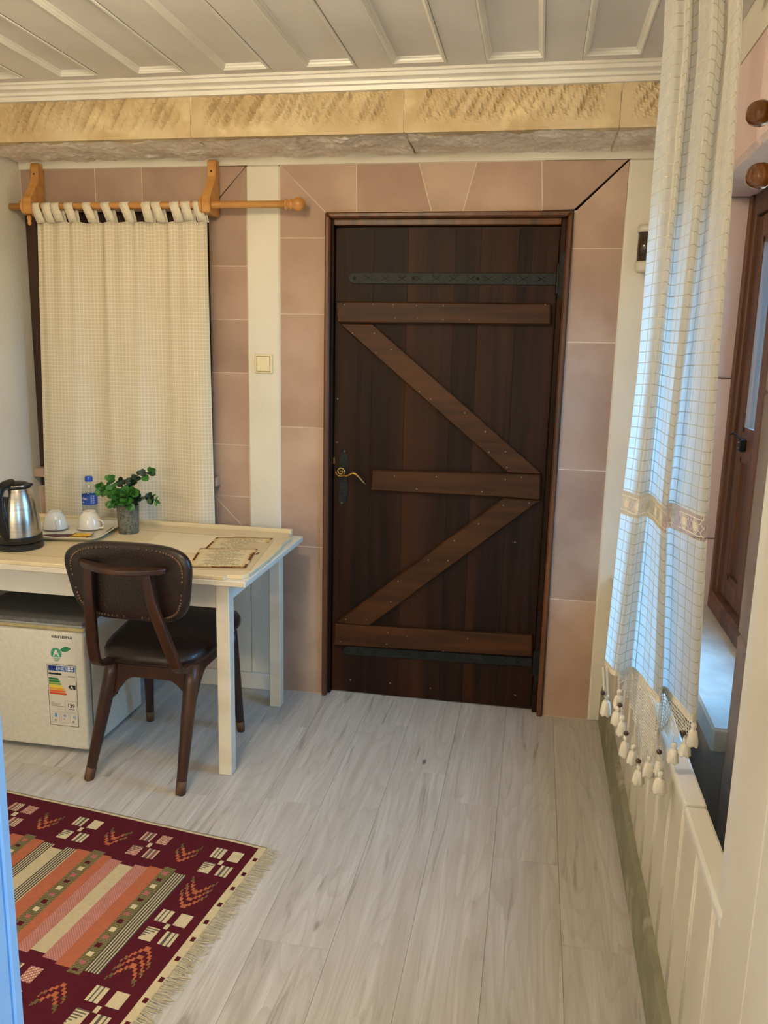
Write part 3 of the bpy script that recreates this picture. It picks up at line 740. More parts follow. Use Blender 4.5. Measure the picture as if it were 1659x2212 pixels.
# ------------------------------------------------------------------ woven cloth
def cloth_mat(name, base, linecol, sp, lw, transl, line_transl, warm=(1, 1, 1)):
    m, nt, b, out = newmat(name); L = nt.links
    uv = nd(nt, 'ShaderNodeUVMap'); uv.uv_map = 'UVMap'
    sep = nd(nt, 'ShaderNodeSeparateXYZ'); L.new(uv.outputs[0], sep.inputs[0])
    nz = nd(nt, 'ShaderNodeTexNoise'); nz.inputs['Scale'].default_value = 30; L.new(uv.outputs[0], nz.inputs['Vector'])
    def line(o):
        a = nd(nt, 'ShaderNodeMath', operation='DIVIDE'); a.inputs[1].default_value = sp; L.new(o, a.inputs[0])
        w = nd(nt, 'ShaderNodeMath', operation='MULTIPLY_ADD'); w.inputs[1].default_value = 0.10; L.new(nz.outputs['Fac'], w.inputs[0]); L.new(a.outputs[0], w.inputs[2])
        f = nd(nt, 'ShaderNodeMath', operation='FRACT'); L.new(w.outputs[0], f.inputs[0])
        l = nd(nt, 'ShaderNodeMath', operation='LESS_THAN'); l.inputs[1].default_value = lw/sp; L.new(f.outputs[0], l.inputs[0]); return l.outputs[0]
    mx = nd(nt, 'ShaderNodeMath', operation='MAXIMUM'); L.new(line(sep.outputs[0]), mx.inputs[0]); L.new(line(sep.outputs[1]), mx.inputs[1])
    cm = nd(nt, 'ShaderNodeMix', data_type='RGBA'); cm.inputs[6].default_value = lin(base); cm.inputs[7].default_value = lin(linecol); L.new(mx.outputs[0], cm.inputs[0])
    wn_ = nd(nt, 'ShaderNodeTexNoise'); wn_.inputs['Scale'].default_value = 700; L.new(uv.outputs[0], wn_.inputs['Vector'])
    hs = nd(nt, 'ShaderNodeHueSaturation'); mr = nd(nt, 'ShaderNodeMapRange'); mr.inputs['To Min'].default_value = 0.88; mr.inputs['To Max'].default_value = 1.08
    L.new(wn_.outputs['Fac'], mr.inputs['Value']); L.new(mr.outputs[0], hs.inputs['Value']); L.new(cm.outputs[2], hs.inputs['Color'])
    df = nd(nt, 'ShaderNodeBsdfDiffuse'); tl = nd(nt, 'ShaderNodeBsdfTranslucent'); L.new(hs.outputs[0], df.inputs['Color']); L.new(hs.outputs[0], tl.inputs['Color'])
    tf = nd(nt, 'ShaderNodeMix', data_type='FLOAT'); tf.inputs[2].default_value = transl; tf.inputs[3].default_value = line_transl; L.new(mx.outputs[0], tf.inputs[0])
    ms = nd(nt, 'ShaderNodeMixShader'); L.new(tf.outputs[0], ms.inputs[0]); L.new(df.outputs[0], ms.inputs[1]); L.new(tl.outputs[0], ms.inputs[2])
    L.new(ms.outputs[0], out.inputs['Surface']); return m
MCURL = cloth_mat('cream_check_cloth', (215, 202, 175), (232, 223, 201), 0.0150, 0.0024, 0.10, 0.05)
MCURR = cloth_mat('white_check_voile', (234, 232, 226), (196, 190, 174), 0.0242, 0.0021, 0.72, 0.20)
MTAB = nmat('cream_tab_cloth', (226, 216, 194), (214, 202, 178), nscale=120, rough=0.95, bump=0.2, bscale=400)

# small window: rod, brackets, tab-top curtain
YR = 3.19
rodz = ony(300, 444, YR).z
rl = ony(12, 447, YR); rr = ony(628, 438, YR)
rod = thing('curtain_rod', 'turned oak curtain rod with ball finial over the small window', 'curtain rod', ((rl.x+rr.x)/2, YR, rodz))
RX0 = XL+0.005
g = G(); g.tube([(RX0, YR, rodz), (rr.x-0.005, YR, rodz)], 0.0135, 16); g.make('rod', MOAKT, rod, True)
bxc = ony(651, 438, YR).x
g = G(); g.lathe((rr.x-0.022, YR, rodz), [(0.0135, 0), (0.021, 0.001), (0.022, 0.006), (0.019, 0.010), (0.015, 0.014), (0.015, 0.018), (0.020, 0.021), (0.021, 0.026), (0.016, 0.030), (0.019, 0.034), (0.0245, 0.044), (0.026, 0.054), (0.0245, 0.064), (0.018, 0.073), (0.010, 0.078), (0.0, 0.079)], 20, 'X'); g.make('finial', MOAKT, rod, True)
for px in (75, 457):
    X = ony(px, 400, 3.23).x
    z_ = lambda v: ony(px, v, 3.22).z
    ztop = min(z_(340), 2.205); w = 0.0175
    g = G()
    prof = [(WF, ztop), (3.235, ztop), (3.228, ztop-0.01), (3.228, ztop-0.06), (3.215, ztop-0.085), (3.165, rodz+0.03), (3.160, rodz), (3.166, rodz-0.030), (3.20, rodz-0.036), (WF, rodz-0.036)]
    g.prism([(X-w, y, z) for y, z in prof], (2*w, 0, 0), 0.004); br = g.make('bracket', MOAKT, rod)
    g = G(); g.lathe((X-w-0.012, YR, rodz), [(0.016, 0), (0.030, 0.001), (0.034, 0.006), (0.034, 0.012)], 20, 'X', True); g.make('rosette', MOAKT, br, True)
    g = G(); g.sphere((X, 3.2275, ztop-0.045), 0.004, 1, 0.4, 1); g.make('screw_hole', flat('dark_screw', (40, 26, 14), 0.6), br)
    if px == 75:
        g = G(); g.lathe((X-0.004, 3.185, rodz-0.075), [(0.0, 0), (0.006, 0.004), (0.009, 0.012), (0.006, 0.018), (0.010, 0.026), (0.008, 0.040)], 14); g.make('drop_finial', MOAKT, br, True)

YC = 3.192
cl = thing('tab_curtain', 'cream checked tab-top curtain covering the small window', 'curtain', (-1.68, YC, 0.66))
TL = ony(76, 480, YC); TR = ony(449, 476, YC); BL = ony(90, 1105, YC); BR = ony(464, 1125, YC)
zt, zbm = 1.968, 0.60
def fold(u_, v_):
    a = 0.014*sin(u_*2*pi*3.1+0.6+0.8*sin(u_*5+v_))+0.005*sin(u_*2*pi*5.7+1.7+v_*0.9)
    top = 0.008*sin(u_*2*pi*11+0.5)*(1-v_)**3
    return a*(0.55+0.65*v_)+top
def curL(u_, v_):
    x = lerp(lerp(TL.x, BL.x, v_), lerp(TR.x, BR.x, v_), u_)+0.006*sin(u_*2*pi*5.3+2.0)*(1-0.3*v_)
    if v_ < 0.06: pass
    z = lerp(zt, zbm, v_)-0.006*abs(sin(u_*pi*11))*(1-v_)**8
    y = min(YC+fold(u_, v_)-0.004, 3.228)
    return Vector((x, y, z))
grid_obj('cloth', curL, 160, 60, MCURL, cl, uv=lambda a, b_: (a*0.86, b_*1.36), thick=0.0012)
g_ = G()
tabs = [(83, 66, 92), (116, 106, 118), (145, 132, 150), (178, 165, 192), (222, 208, 236), (262, 247, 278), (302, 289, 318), (345, 330, 352), (371, 351, 386), (420, 405, 428), (440, 424, 446), (437, 440, 452)]
tabx = [(78, 92), (102, 112), (120, 134), (150, 162), (189, 204), (229, 244), (270, 285), (317, 326), (338, 352), (378, 390), (402, 413), (428, 440)]
for i, (pt, pb) in enumerate(tabx):
    Xt = ony(pt, 440, YR).x; Xb = ony(pb-2, 482, YC).x
    wd = 0.0190
    rr_ = 0.0152
    path = [(Xb, YC-0.004, zt-0.004), (lerp(Xb, Xt, 0.6), YR-rr_-0.0005, rodz-0.018)]
    for a in range(0, 181, 30): path.append((Xt, YR-rr_*cos(radians(a)), rodz+rr_*sin(radians(a))))
    path += [(lerp(Xb, Xt, 0.6)+0.004, YR+rr_, rodz-0.018), (Xb+0.005, YC+0.006, zt-0.004)]
    vs = []; fs = []
    for (x, y, z) in path: vs += [(x-wd, y, z), (x+wd, y, z)]
    for k in range(len(path)-1): fs.append((2*k, 2*k+1, 2*k+3, 2*k+2))
    me = bpy.data.meshes.new('tab'); me.from_pydata(vs, [], fs); me.update()
    o = link('tab', me, MTAB, cl, True); md = o.modifiers.new('thickness', 'SOLIDIFY'); md.thickness = 0.0014

# ------------------------------------------------------------------ long voile curtain at the tall window
rows_y = [-80, 100, 440, 800, 1100, 1420, 1560]
cols = [[1439, 1431, 1404, 1377, 1341, 1307, 1292],
        [1487, 1483, 1454, 1415, 1377, 1335, 1317],
        [1500, 1495, 1465, 1430, 1402, 1372, 1358],
        [1548, 1542, 1508, 1467, 1437, 1428, 1420],
        [1566, 1561, 1522, 1480, 1447, 1438, 1432],
        [1598, 1592, 1570, 1540, 1517, 1500, 1492],
        [1608, 1601, 1580, 1552, 1531, 1513, 1505]]
deps = [1.98, 1.90, 1.945, 1.795, 1.85, 1.695, 1.745]
ZTOP, ZHEM = 2.325, 0.755
def ctrl(i, z):
    Y = deps[i]; py = 800.0; X = 0.3
    for _ in range(4):
        X = ony(interp(rows_y, cols[i], py), py, Y).x
        py = proj((X, Y, z))[1]
    return Vector((X, Y, z))
_cc = {}
def plan(z):
    k = round(max(z, 0.74), 3)
    if k not in _cc: _cc[k] = [ctrl(i, k) for i in range(7)]
    return _cc[k]
def curR(u_, z):
    P = plan(z); p = catmull(P, u_)
    top = max(0.0, min(1.0, (z-1.45)/0.8))
    w = sin(u_*2*pi*7.5+0.9)*0.010*top+0.004*sin(u_*2*pi*13+z*1.5)*(0.35+0.65*top)
    return Vector((p.x+0.3*w, p.y+w, z+0.004*sin(u_*9)))
# arc length for the woven check
NU = 150; arc = [0.0]; last = curR(0, 1.2)
for i in range(1, NU+1):
    q = curR(i/NU, 1.2); arc.append(arc[-1]+(q-last).length); last = q
def arcu(u_): return interp([k/NU for k in range(NU+1)], arc, u_) if 0 < u_ < 1 else (0 if u_ <= 0 else arc[-1])
cr = thing('voile_curtain', 'long white checked voile curtain with lace band and tasselled crochet hem', 'curtain', (0.32, 2.0, 0.5))
LZ0, LZ1 = 1.126, 1.180
def strip(name, z0, z1, nv):
    return grid_obj(name, lambda a, b_: curR(a, lerp(z1, z0, b_)), NU, nv, MCURR, cr,
                    uv=lambda a, b_: (arcu(a)*0.62, lerp(z1, z0, b_)), thick=0.0)
strip('cloth', LZ1, ZTOP, 60); strip('cloth', ZHEM, LZ0, 26)
MLACE = nmat('ecru_crochet_thread', (236, 228, 212), (222, 212, 192), nscale=200, rough=0.95, bump=0.4, bscale=500)
AT = arc[-1]
us = [k/NU for k in range(NU+1)]
def u_of(s): return interp(arc, us, s)
def onc(s, z): return curR(u_of(max(0, min(AT, s))), z)
def ribbon(g, path, w):
    """flat thread following the curtain: path of (s, z)"""
    n = len(path); prev = None
    for k, (s, z) in enumerate(path):
        s0, z0 = path[max(k-1, 0)]; s1, z1 = path[min(k+1, n-1)]
        dx, dz = s1-s0, z1-z0; l = math.hypot(dx, dz) or 1
        a = g.bm.verts.new(onc(s-dz/l*w, z+dx/l*w)); b2 = g.bm.verts.new(onc(s+dz/l*w, z-dx/l*w))
        if prev: g.bm.faces.new((prev[0], a, b2, prev[1]))
        prev = (a, b2)
# lace band: two ladder borders, medallions and a net between them
g = G(); zc = (LZ0+LZ1)/2; ns = int(AT/0.006)
for zb_ in (LZ0, LZ0+0.010, LZ1-0.010, LZ1):
    ribbon(g, [(AT*i/120, zb_) for i in range(121)], 0.0010)
for i in range(ns):
    s = AT*i/ns
    for zb_ in (LZ0, LZ1-0.010): ribbon(g, [(s, zb_), (s, zb_+0.010)], 0.0006)
g.make('lace_border', MLACE, cr)
per = 0.058; nm = int(AT/per)
for i in range(nm):
    s0 = (i+0.5)*AT/nm
    g = G(); R1 = 0.0105
    ctr = g.bm.verts.new(onc(s0, zc)); ring = [g.bm.verts.new(onc(s0+R1*cos(2*pi*k/20), zc+R1*sin(2*pi*k/20))) for k in range(20)]
    for k in range(20): g.bm.faces.new((ctr, ring[k], ring[(k+1) % 20]))
    for k in range(20):
        a = 2*pi*k/20; ribbon(g, [(s0+R1*cos(a), zc+R1*sin(a)), (s0+0.014*cos(a), zc+0.014*sin(a))], 0.0004)
    ribbon(g, [(s0+0.014*cos(2*pi*k/24), zc+0.014*sin(2*pi*k/24)) for k in range(25)], 0.0010)
    for k in range(8):
        a = 2*pi*(k+0.5)/8; R2 = 0.019
        ribbon(g, [(s0+0.014*cos(a), zc+0.014*sin(a)), (s0+0.026*cos(a), zc+max(-0.020, min(0.020, 0.026*sin(a))))], 0.0007)
    for sg in (1, -1):
        ribbon(g, [(s0+sg*0.029, zc-0.020), (s0+sg*0.021, zc-0.010), (s0+sg*0.029, zc), (s0+sg*0.021, zc+0.010), (s0+sg*0.029, zc+0.020)], 0.0007)
    g.make('lace_medallion', MLACE, cr)
# rolled hem on the first pleat and crochet pendant below the rest
S1 = arc[int(NU*0.20)]; S2 = AT-0.004
g = G(); ribbon(g, [(S1*i/10, ZHEM-0.004) for i in range(11)], 0.008); g.make('hem', MTAB, cr)
g = G(); cell = 0.0078; SM = arc[int(NU*0.41)]; HW0 = (S2-S1)/2; DROP = 0.175
def depth_at(s):
    f = 1-abs(s-SM)/(SM-S1 if s < SM else S2-SM)
    d_ = 0.035+math.floor(max(0, f)*6.99)/6.0*(DROP-0.035)
    return min(d_, 0.105) if onc(s, ZHEM).x > 0.330 else d_
def filled(ci, ri):
    if ri < 2: return True
    a = abs(ci)
    return ((a+ri) % 11 == 0 and ri > 5) or ((a-ri) % 13 == 0 and a < 9)
nc = int((S2-S1)/cell)
for i in range(nc+1):
    s = S1+i*cell
    dm = max(depth_at(min(S2, s-0.001)), depth_at(min(S2, s+0.001)))
    n = max(2, int(dm/cell)); ribbon(g, [(s, ZHEM-k*cell) for k in range(n+1)], 0.0009)
for j in range(int(DROP/cell)+1):
    run = []
    for i in range(nc+1):
        s = S1+i*cell
        if depth_at(s) >= j*cell-1e-6: run.append((s, ZHEM-j*cell))
        else:
            if len(run) > 1: ribbon(g, run, 0.0009)
            run = []
    if len(run) > 1: ribbon(g, run, 0.0009)
c0 = int((SM-S1)/cell)
for i in range(nc):
    for j in range(int(DROP/cell)):
        s = S1+(i+0.5)*cell
        if depth_at(s) >= (j+1)*cell and filled(i-c0, j):
            z1 = ZHEM-j*cell; z0 = z1-cell; a, b2 = s-cell/2, s+cell/2
            g.poly([onc(a, z0), onc(b2, z0), onc(b2, z1), onc(a, z1)])
o = g.make('crochet_pendant', MLACE, cr); md = o.modifiers.new('thickness', 'SOLIDIFY'); md.thickness = 0.0009
# tassels
MTAS = nmat('white_cotton_tassel', (236, 230, 216), (218, 208, 188), scale=(1, 1, 0.06), nscale=90, rough=0.95, bump=0.6, bscale=200, bstretch=(1, 1, 0.05))
MBEAD = nmat('dark_wooden_bead', (84, 40, 22), (58, 26, 14), nscale=40, rough=0.3, coat=0.4)
def tassel(px, py0, py1, Y, w=1.0, bead=None, col=None, cordtop=None):
    t0 = ony(px, py0, Y); t1 = ony(px, py1, Y); H = t0.z-t1.z; r = 0.0125*w
    g = G(); pr_ = [(0.0, H), (0.0045, H-0.001), (0.0062, H-0.005), (0.0058, H-0.010), (0.0036, H-0.013), (0.006, H-0.017), (0.0085*w, H*0.62), (0.0112*w, H*0.35), (r, H*0.08), (r*0.97, 0.0), (r*0.5, 0.003), (0.0, 0.004)]
    n = 18; base = Vector((t1.x, Y, t1.z))
    g.lathe(base, pr_, n)
    for v in g.bm.verts:
        h = (v.co.z-base.z)/max(H, 1e-6)
        if h < 0.6:
            a = math.atan2(v.co.y-base.y, v.co.x-base.x); k = 1+0.16*sin(a*6+px)*(0.6-h)
            v.co.x = base.x+(v.co.x-base.x)*k; v.co.y = base.y+(v.co.y-base.y)*k
            if h < 0.1: v.co.z += 0.003*sin(a*5+px*0.7)
    o = g.make('tassel', MTAS, cr, True)
    g = G(); top = cordtop or (t0.x, Y, t0.z+0.02)
    g.tube([(t0.x, Y, t0.z-0.002), top], 0.0013, 5); g.make('cord', MTAS, o)
    if bead:
        bp = ony(bead[0], bead[1], Y-0.004); g = G(); g.sphere(bp, 0.0062, 1, 1, 0.95); g.make('bead', MBEAD, o, True)
Z4 = lambda x, y: (1260+x/5.53, 1400+y/5.53)
for (x, y0, y1, Y, w, bd) in ((415, 490, 705, 1.885, 1.0, None), (395, 690, 905, 1.87, 1.15, (440, 680)), (450, 800, 1035, 1.86, 1.0, None), (490, 1040, 1285, 1.83, 1.05, (513, 1018)),
                              (580, 1150, 1380, 1.81, 0.95, None), (652, 1385, 1615, 1.76, 1.05, (660, 1350)), (772, 1285, 1525, 1.75, 1.05, None), (900, 1275, 1500, 1.74, 0.95, (908, 1240)),
                              (1068, 1125, 1360, 1.69, 1.0, None), (1205, 1060, 1275, 1.68, 1.0, (1195, 1015)), (1295, 890, 1160, 1.675, 1.0, None), (905, 1475, 1720, 1.72, 1.25, None)):
    px, p0 = Z4(x, y0); p1 = Z4(x, y1)[1]
    tassel(px, p0, p1, Y, w, Z4(*bd) if bd else None)
px, p0 = Z4(262, 545); p1 = Z4(262, 795)[1]
tp = ony(Z4(270, 65)[0], Z4(270, 65)[1], 1.94)
tassel(px, p0, p1, 1.94, 1.05, Z4(235, 535), cordtop=None)
g = G()
for dx in (-0.004, 0.004):
    a = ony(px+2, p0, 1.94); g.tube([(a.x+dx, 1.94, a.z), (tp.x+dx, 1.94, ZHEM-0.004)], 0.0026, 6)
g.make('crochet_cord', MTAS, cr)
# its rod near the ceiling
r2 = thing('curtain_rail', 'oak curtain pole over the tall window', 'curtain rod', (0.36, 1.9, 2.345))
g = G(); g.tube([(0.36, 1.30, 2.345), (0.36, 2.28, 2.345)], 0.0135, 14, up=(1, 0, 0)); g.make('rod', MOAKT, r2, True)
for y in (1.42, 2.2):
    g = G(); g.box(0.355, 0.5, y-0.012, y+0.012, 2.335, 2.375, 0.003); g.make('bracket', MOAKT, r2)
# turned pegs beside the tall window
pk = thing('peg_rack', 'two glossy turned wooden pegs on a board by the tall window', 'peg rack', (0.49, 1.87, 1.9))
MPEG = nmat('glossy_amber_wood', (150, 92, 30), (122, 70, 20), scale=(0.2, 1, 1), nscale=24, rough=0.18, coat=0.6)
g = G(); g.box(0.482, 0.4955, 1.80, 1.94, 1.72, 2.10, 0.004); g.make('board', MPEG, pk)
for (px, py, Y) in ((1640, 245, 1.935), (1640, 380, 1.880)):
    c = ony(px, py, Y)
    g = G(); g.lathe((c.x-0.026, Y, c.z), [(0.0, 0.0), (0.012, 0.002), (0.021, 0.009), (0.0255, 0.020), (0.0265, 0.030), (0.024, 0.040), (0.016, 0.046), (0.0125, 0.052), (0.0115, 0.062), (0.0125, 0.484-c.x+0.026)], 24, 'X'); g.make('peg', MPEG, pk, True)

# ------------------------------------------------------------------ writing table
MTW = nmat('white_painted_table_wood', (226, 218, 200), (214, 204, 184), scale=(0.2, 1, 1), nscale=12, rough=0.5, bump=0.15, bscale=40)
MTOP = nmat('cream_table_cover', (226, 208, 168), (216, 196, 154), scale=(0.3, 1, 1), nscale=8, rough=0.55, bump=0.12, bscale=30)
TX0, TX1, TY0, TY1 = -2.125, -0.905, 2.470, 3.160
tb = thing('writing_table', 'cream painted wooden writing table with square legs', 'table', (-1.5, 2.82, 0))
g = G(); g.box(TX0, TX1, TY0, TY1, 0.712, 0.733, 0.003); g.make('top_slab', MTW, tb)
ct = [(TX0, TY0), (TX1-0.075, TY0), (TX1-0.070, TY0+0.022), (TX1-0.022, TY0+0.026), (TX1-0.006, TY0+0.055), (TX1-0.004, TY0+0.25), (TX1-0.012, TY0+0.42), (TX1-0.030, TY0+0.52), (TX1-0.022, TY0+0.60), (TX1-0.045, TY0+0.625), (TX1-0.045, TY1-0.02), (TX0, TY1-0.02)]
g = G(); g.prism([(x, y, 0.733) for x, y in ct], (0, 0, 0.014), 0.002); cv = g.make('top_cover', MTOP, tb); cv['label'] = 'cream board laid on the table with notched corners'
g = G(); g.box(TX0, TX1-0.045, TY1-0.020, TY1, 0.733, 0.762, 0.003); g.make('back_lip', MTOP, tb)
g = G(); g.box(TX0, TX1-0.12, TY1-0.135, TY1-0.132, 0.747, 0.7476); g.box(TX0, -1.60, TY0+0.085, TY0+0.0875, 0.747, 0.7475); g.make('cover_seams', nmat('seam_shadow_line', (176, 156, 112), (166, 146, 104), rough=0.7), tb)
MAPR = flat('apron_white', (222, 216, 202), 0.5)
lg = 0.047
legs = [(-1.030, 2.522), (-1.033, 3.098), (-2.100, 2.522), (-2.100, 3.098)]
for x, y in legs:
    g = G(); g.box(x, x+lg, y, y+lg, 0, 0.712, 0.003); g.make('leg', MTW, tb)
g = G(); g.box(-2.053, -1.030, 2.530, 2.550, 0.615, 0.712, 0.002); g.make('apron', MAPR, tb)
g = G(); g.box(-2.053, -1.033, 3.115, 3.135, 0.615, 0.712, 0.002); g.make('apron', MAPR, tb)
g = G(); g.box(-1.006, -0.986, 2.569, 3.098, 0.640, 0.712, 0.002); g.make('apron', MAPR, tb)
g = G(); g.box(-2.090, -2.070, 2.569, 3.098, 0.640, 0.712, 0.002); g.make('apron', MAPR, tb)

# ------------------------------------------------------------------ small fridge with labels
MFR = nmat('white_fridge_enamel', (216, 210, 194), (208, 201, 184), nscale=60, rough=0.42, bump=0.08, bscale=350)
MFRT = nmat('grey_fridge_top', (98, 96, 92), (84, 82, 78), nscale=80, rough=0.55, bump=0.1, bscale=350)
MYEL = nmat('yellowed_door_top', (206, 190, 138), (192, 174, 120), nscale=40, rough=0.5)
FXL, FXR, FY, FZ = -2.020, -1.546, 2.548, 0.515
fr = thing('mini_fridge', 'small white fridge with energy label standing under the table', 'fridge', (-1.78, 2.78, 0))
g = G(); g.box(FXL+0.004, FXR-0.004, FY+0.055, 2.975, 0.012, FZ-0.022, 0.006, 2); g.make('body', MFR, fr)
g = G(); g.box(FXL, FXR, FY, FY+0.046, 0.018, FZ-0.045, 0.010, 3); fd = g.make('door', MFR, fr, autosm=True)
g = G(); g.box(FXL+0.002, FXR-0.002, FY+0.012, FY+0.046, FZ-0.0448, FZ-0.024, 0.004); g.make('door_grip', MYEL, fd)
g = G(); g.box(FXL+0.006, FXR-0.006, FY+0.046, FY+0.056, 0.02, FZ-0.03); g.make('door_seal', flat('seal_grey', (130, 126, 118), 0.8), fr)
g = G(); g.box(FXL-0.002, FXR+0.003, FY-0.004, 2.985, FZ-0.022, FZ, 0.008, 3); g.make('top_panel', MFRT, fr, autosm=True)
g = G(); g.box(FXL-0.002, FXR+0.003, FY-0.006, FY+0.03, FZ-0.024, FZ-0.014, 0.003); g.make('top_edge', flat('light_grey_edge', (150, 148, 142), 0.4), fr)
for x in (FXL+0.03, FXR-0.03):
    for y in (FY+0.09, 2.94):
        g = G(); g.lathe((x, y, 0), [(0.014, 0), (0.014, 0.014)], 10); g.make('foot', flat('fridge_foot', (60, 58, 54), 0.6), fr)
# printed labels on the door, flat geometry
FXD, FZD = Vector((1, 0, 0)), Vector((0, 0, 1))
def lab(px, py): p = ony(px, py, FY); return p.x, p.z
def quad(name, x0, x1, z0, z1, mat, par, lift):
    g = G(); g.poly([(x0, FY-lift, z0), (x1, FY-lift, z0), (x1, FY-lift, z1), (x0, FY-lift, z1)]); return g.make(name, mat, par)
ex0, ex1 = -1.694, -1.579
ez0, ez1 = 0.108, 0.346
MPAP = flat('label_paper', (214, 206, 192), 0.45)
K = {k: flat('print_'+k, c, 0.5) for k, c in dict(blue=(30, 96, 176), navy=(24, 52, 130), ink=(26, 24, 24), grey=(120, 116, 110), g1=(20, 106, 60), g2=(46, 132, 58), lime=(130, 168, 52), yel=(228, 204, 50),
     amb=(226, 164, 40), org=(222, 112, 40), red=(204, 78, 34), teal=(70, 156, 120), leaf=(44, 138, 92), white=(236, 232, 224), lblue=(60, 140, 196)).items()}
el = quad('energy_label', ex0, ex1, ez0, ez1, MPAP, fd, 0.0006)
sx = (ex1-ex0)/545.0; sz = (ez1-ez0)/1190.0         # label drawn on a 545 x 1190 sheet
def EL(u_, v_): return ex0+u_*sx, ez1-v_*sz
def er(name, u0, v0, u1, v1, k, lift=0.0010):
    x0, z1 = EL(u0, v0); x1, z0 = EL(u1, v1); return quad(name, x0, x1, z0, z1, K[k], el, lift)
for q in ((0, 0, 545, 8), (0, 1182, 545, 1190), (0, 0, 8, 1190), (537, 0, 545, 1190)): er('border', *q, 'ink')
er('banner', 25, 28, 160, 125, 'navy'); er('banner', 160, 28, 520, 125, 'blue')
def tx(s, u_, v_, size, k, bold=False, par=None, align='LEFT'):
    x, z = EL(u_, v_); text_obj('print', s, size*sz, K[k], par or el, (x, FY-0.0014, z), FXD, FZD, 0.0, bold, align)
tx('ENERG', 170, 108, 95, 'white')
g = G()
for du in (410, 475):
    for dv in (50, 95):
        x, z = EL(du, dv); g.poly([(x+22*sx*cos(2*pi*k/14), FY-0.0013, z+20*sz*sin(2*pi*k/14)) for k in range(14)])
g.make('banner_dots', K['white'], el)
er('name_line', 22, 165, 265, 200, 'ink'); er('model_line', 385, 205, 520, 222, 'grey'); er('rule', 22, 228, 520, 231, 'grey')
for i, (k, w_) in enumerate((('g1', 215), ('g2', 240), ('lime', 262), ('yel', 285), ('amb', 308), ('org', 330), ('red', 352))):
    v0 = 262+i*47; g = G(); tip = w_
    pts_ = [(22, v0), (tip-22, v0), (tip, v0+20), (tip-22, v0+40), (22, v0+40)]
    g.poly([(EL(a, b_)[0], FY-0.0010, EL(a, b_)[1]) for a, b_ in pts_[::-1]]); g.make('class_bar', K[k], el)
g = G(); pts_ = [(380, 415), (415, 378), (520, 378), (520, 458), (415, 458)]
g.poly([(EL(a, b_)[0], FY-0.0010, EL(a, b_)[1]) for a, b_ in pts_[::-1]]); g.make('class_arrow', K['ink'], el)
tx('A', 425, 445, 80, 'white', True)
for i, w_ in enumerate((60, 170, 180, 240)): er('small_print', 40, 735+i*24, 40+w_, 743+i*24, 'grey')
def frame(u0, v0, u1, v1):
    for q in ((u0, v0, u1, v0+4), (u0, v1-4, u1, v1), (u0, v0, u0+4, v1), (u1-4, v0, u1, v1)): er('box_line', *q, 'grey')
frame(300, 690, 525, 905); tx('139', 345, 815, 100, 'ink', True); er('small_print', 360, 845, 470, 858, 'grey')
for u0 in (45, 215, 385): frame(u0, 925, u0+145, 1130)
tx('42', 85, 1110, 48, 'ink', True); tx('42', 425, 1110, 48, 'ink', True); tx('40', 255, 1070, 34, 'ink')
g = G(); g.poly([(EL(a, b_)[0], FY-0.001, EL(a, b_)[1]) for a, b_ in [(95, 1030), (135, 1030), (138, 1000), (128, 950), (102, 950), (92, 1000)]]); g.make('bottle_icon', K['lblue'], el)
g = G()
for k in range(3):
    a = pi*k/3; dx, dz = 34*cos(a), 34*sin(a); nx_, nz_ = -4*sin(a), 4*cos(a)
    g.poly([(EL(288+p, 990+q)[0], FY-0.001, EL(288+p, 990+q)[1]) for p, q in ((-dx+nx_, -dz+nz_), (dx+nx_, dz+nz_), (dx-nx_, dz-nz_), (-dx-nx_, -dz-nz_))])
g.make('snow_icon', K['lblue'], el)
for k in range(3):
    r0 = 24+22*k; g = G(); g.poly([(EL(420+r*cos(a), 1000+r*sin(a))[0], FY-0.001, EL(420+r*cos(a), 1000+r*sin(a))[1]) for r, rng in ((r0, range(-5, 6)), (r0+9, range(5, -6, -1))) for a in [0.13*t_ for t_ in rng]]); g.make('noise_icon', K['lblue'], el)
# leaf sticker
sx0, sx1, sz0_, sz1_ = -1.690, -1.574, 0.352, 0.432
st = quad('leaf_sticker', sx0, sx1, sz0_, sz1_, flat('sticker_film', (222, 215, 202), 0.35), fd, 0.0006)
cx_, cz_ = -1.654, 0.386
g = G(); pts_ = [(cx_+0.0215*cos(a), FY-0.0010, cz_+0.0235*sin(a)) for a in [radians(-28+k*236/24) for k in range(25)]]; g.poly(pts_); g.make('badge', K['teal'], st)
text_obj('print', 'A', 0.036, K['white'], st, (cx_, FY-0.0014, cz_-0.008), FXD, FZD, 0, True, 'CENTER')
text_obj('print', 'energy', 0.0105, K['teal'], st, (cx_, FY-0.0014, cz_-0.019), FXD, FZD, 0, True, 'CENTER')
text_obj('print', 'class', 0.0095, K['teal'], st, (cx_, FY-0.0014, cz_-0.0265), FXD, FZD, 0, True, 'CENTER')
g = G(); pts_ = []
for k in range(13): f = k/12; pts_.append((cx_+0.014+0.046*f, FY-0.0010, cz_+0.016+0.009*f+0.010*sin(pi*f)))
for k in range(11, 0, -1): f = k/12; pts_.append((cx_+0.014+0.046*f, FY-0.0010, cz_+0.016+0.009*f-0.010*sin(pi*f)))
g.poly(pts_); g.make('leaf_badge', K['leaf'], st)
g = G(); rb = random.Random(4); x_ = -1.668
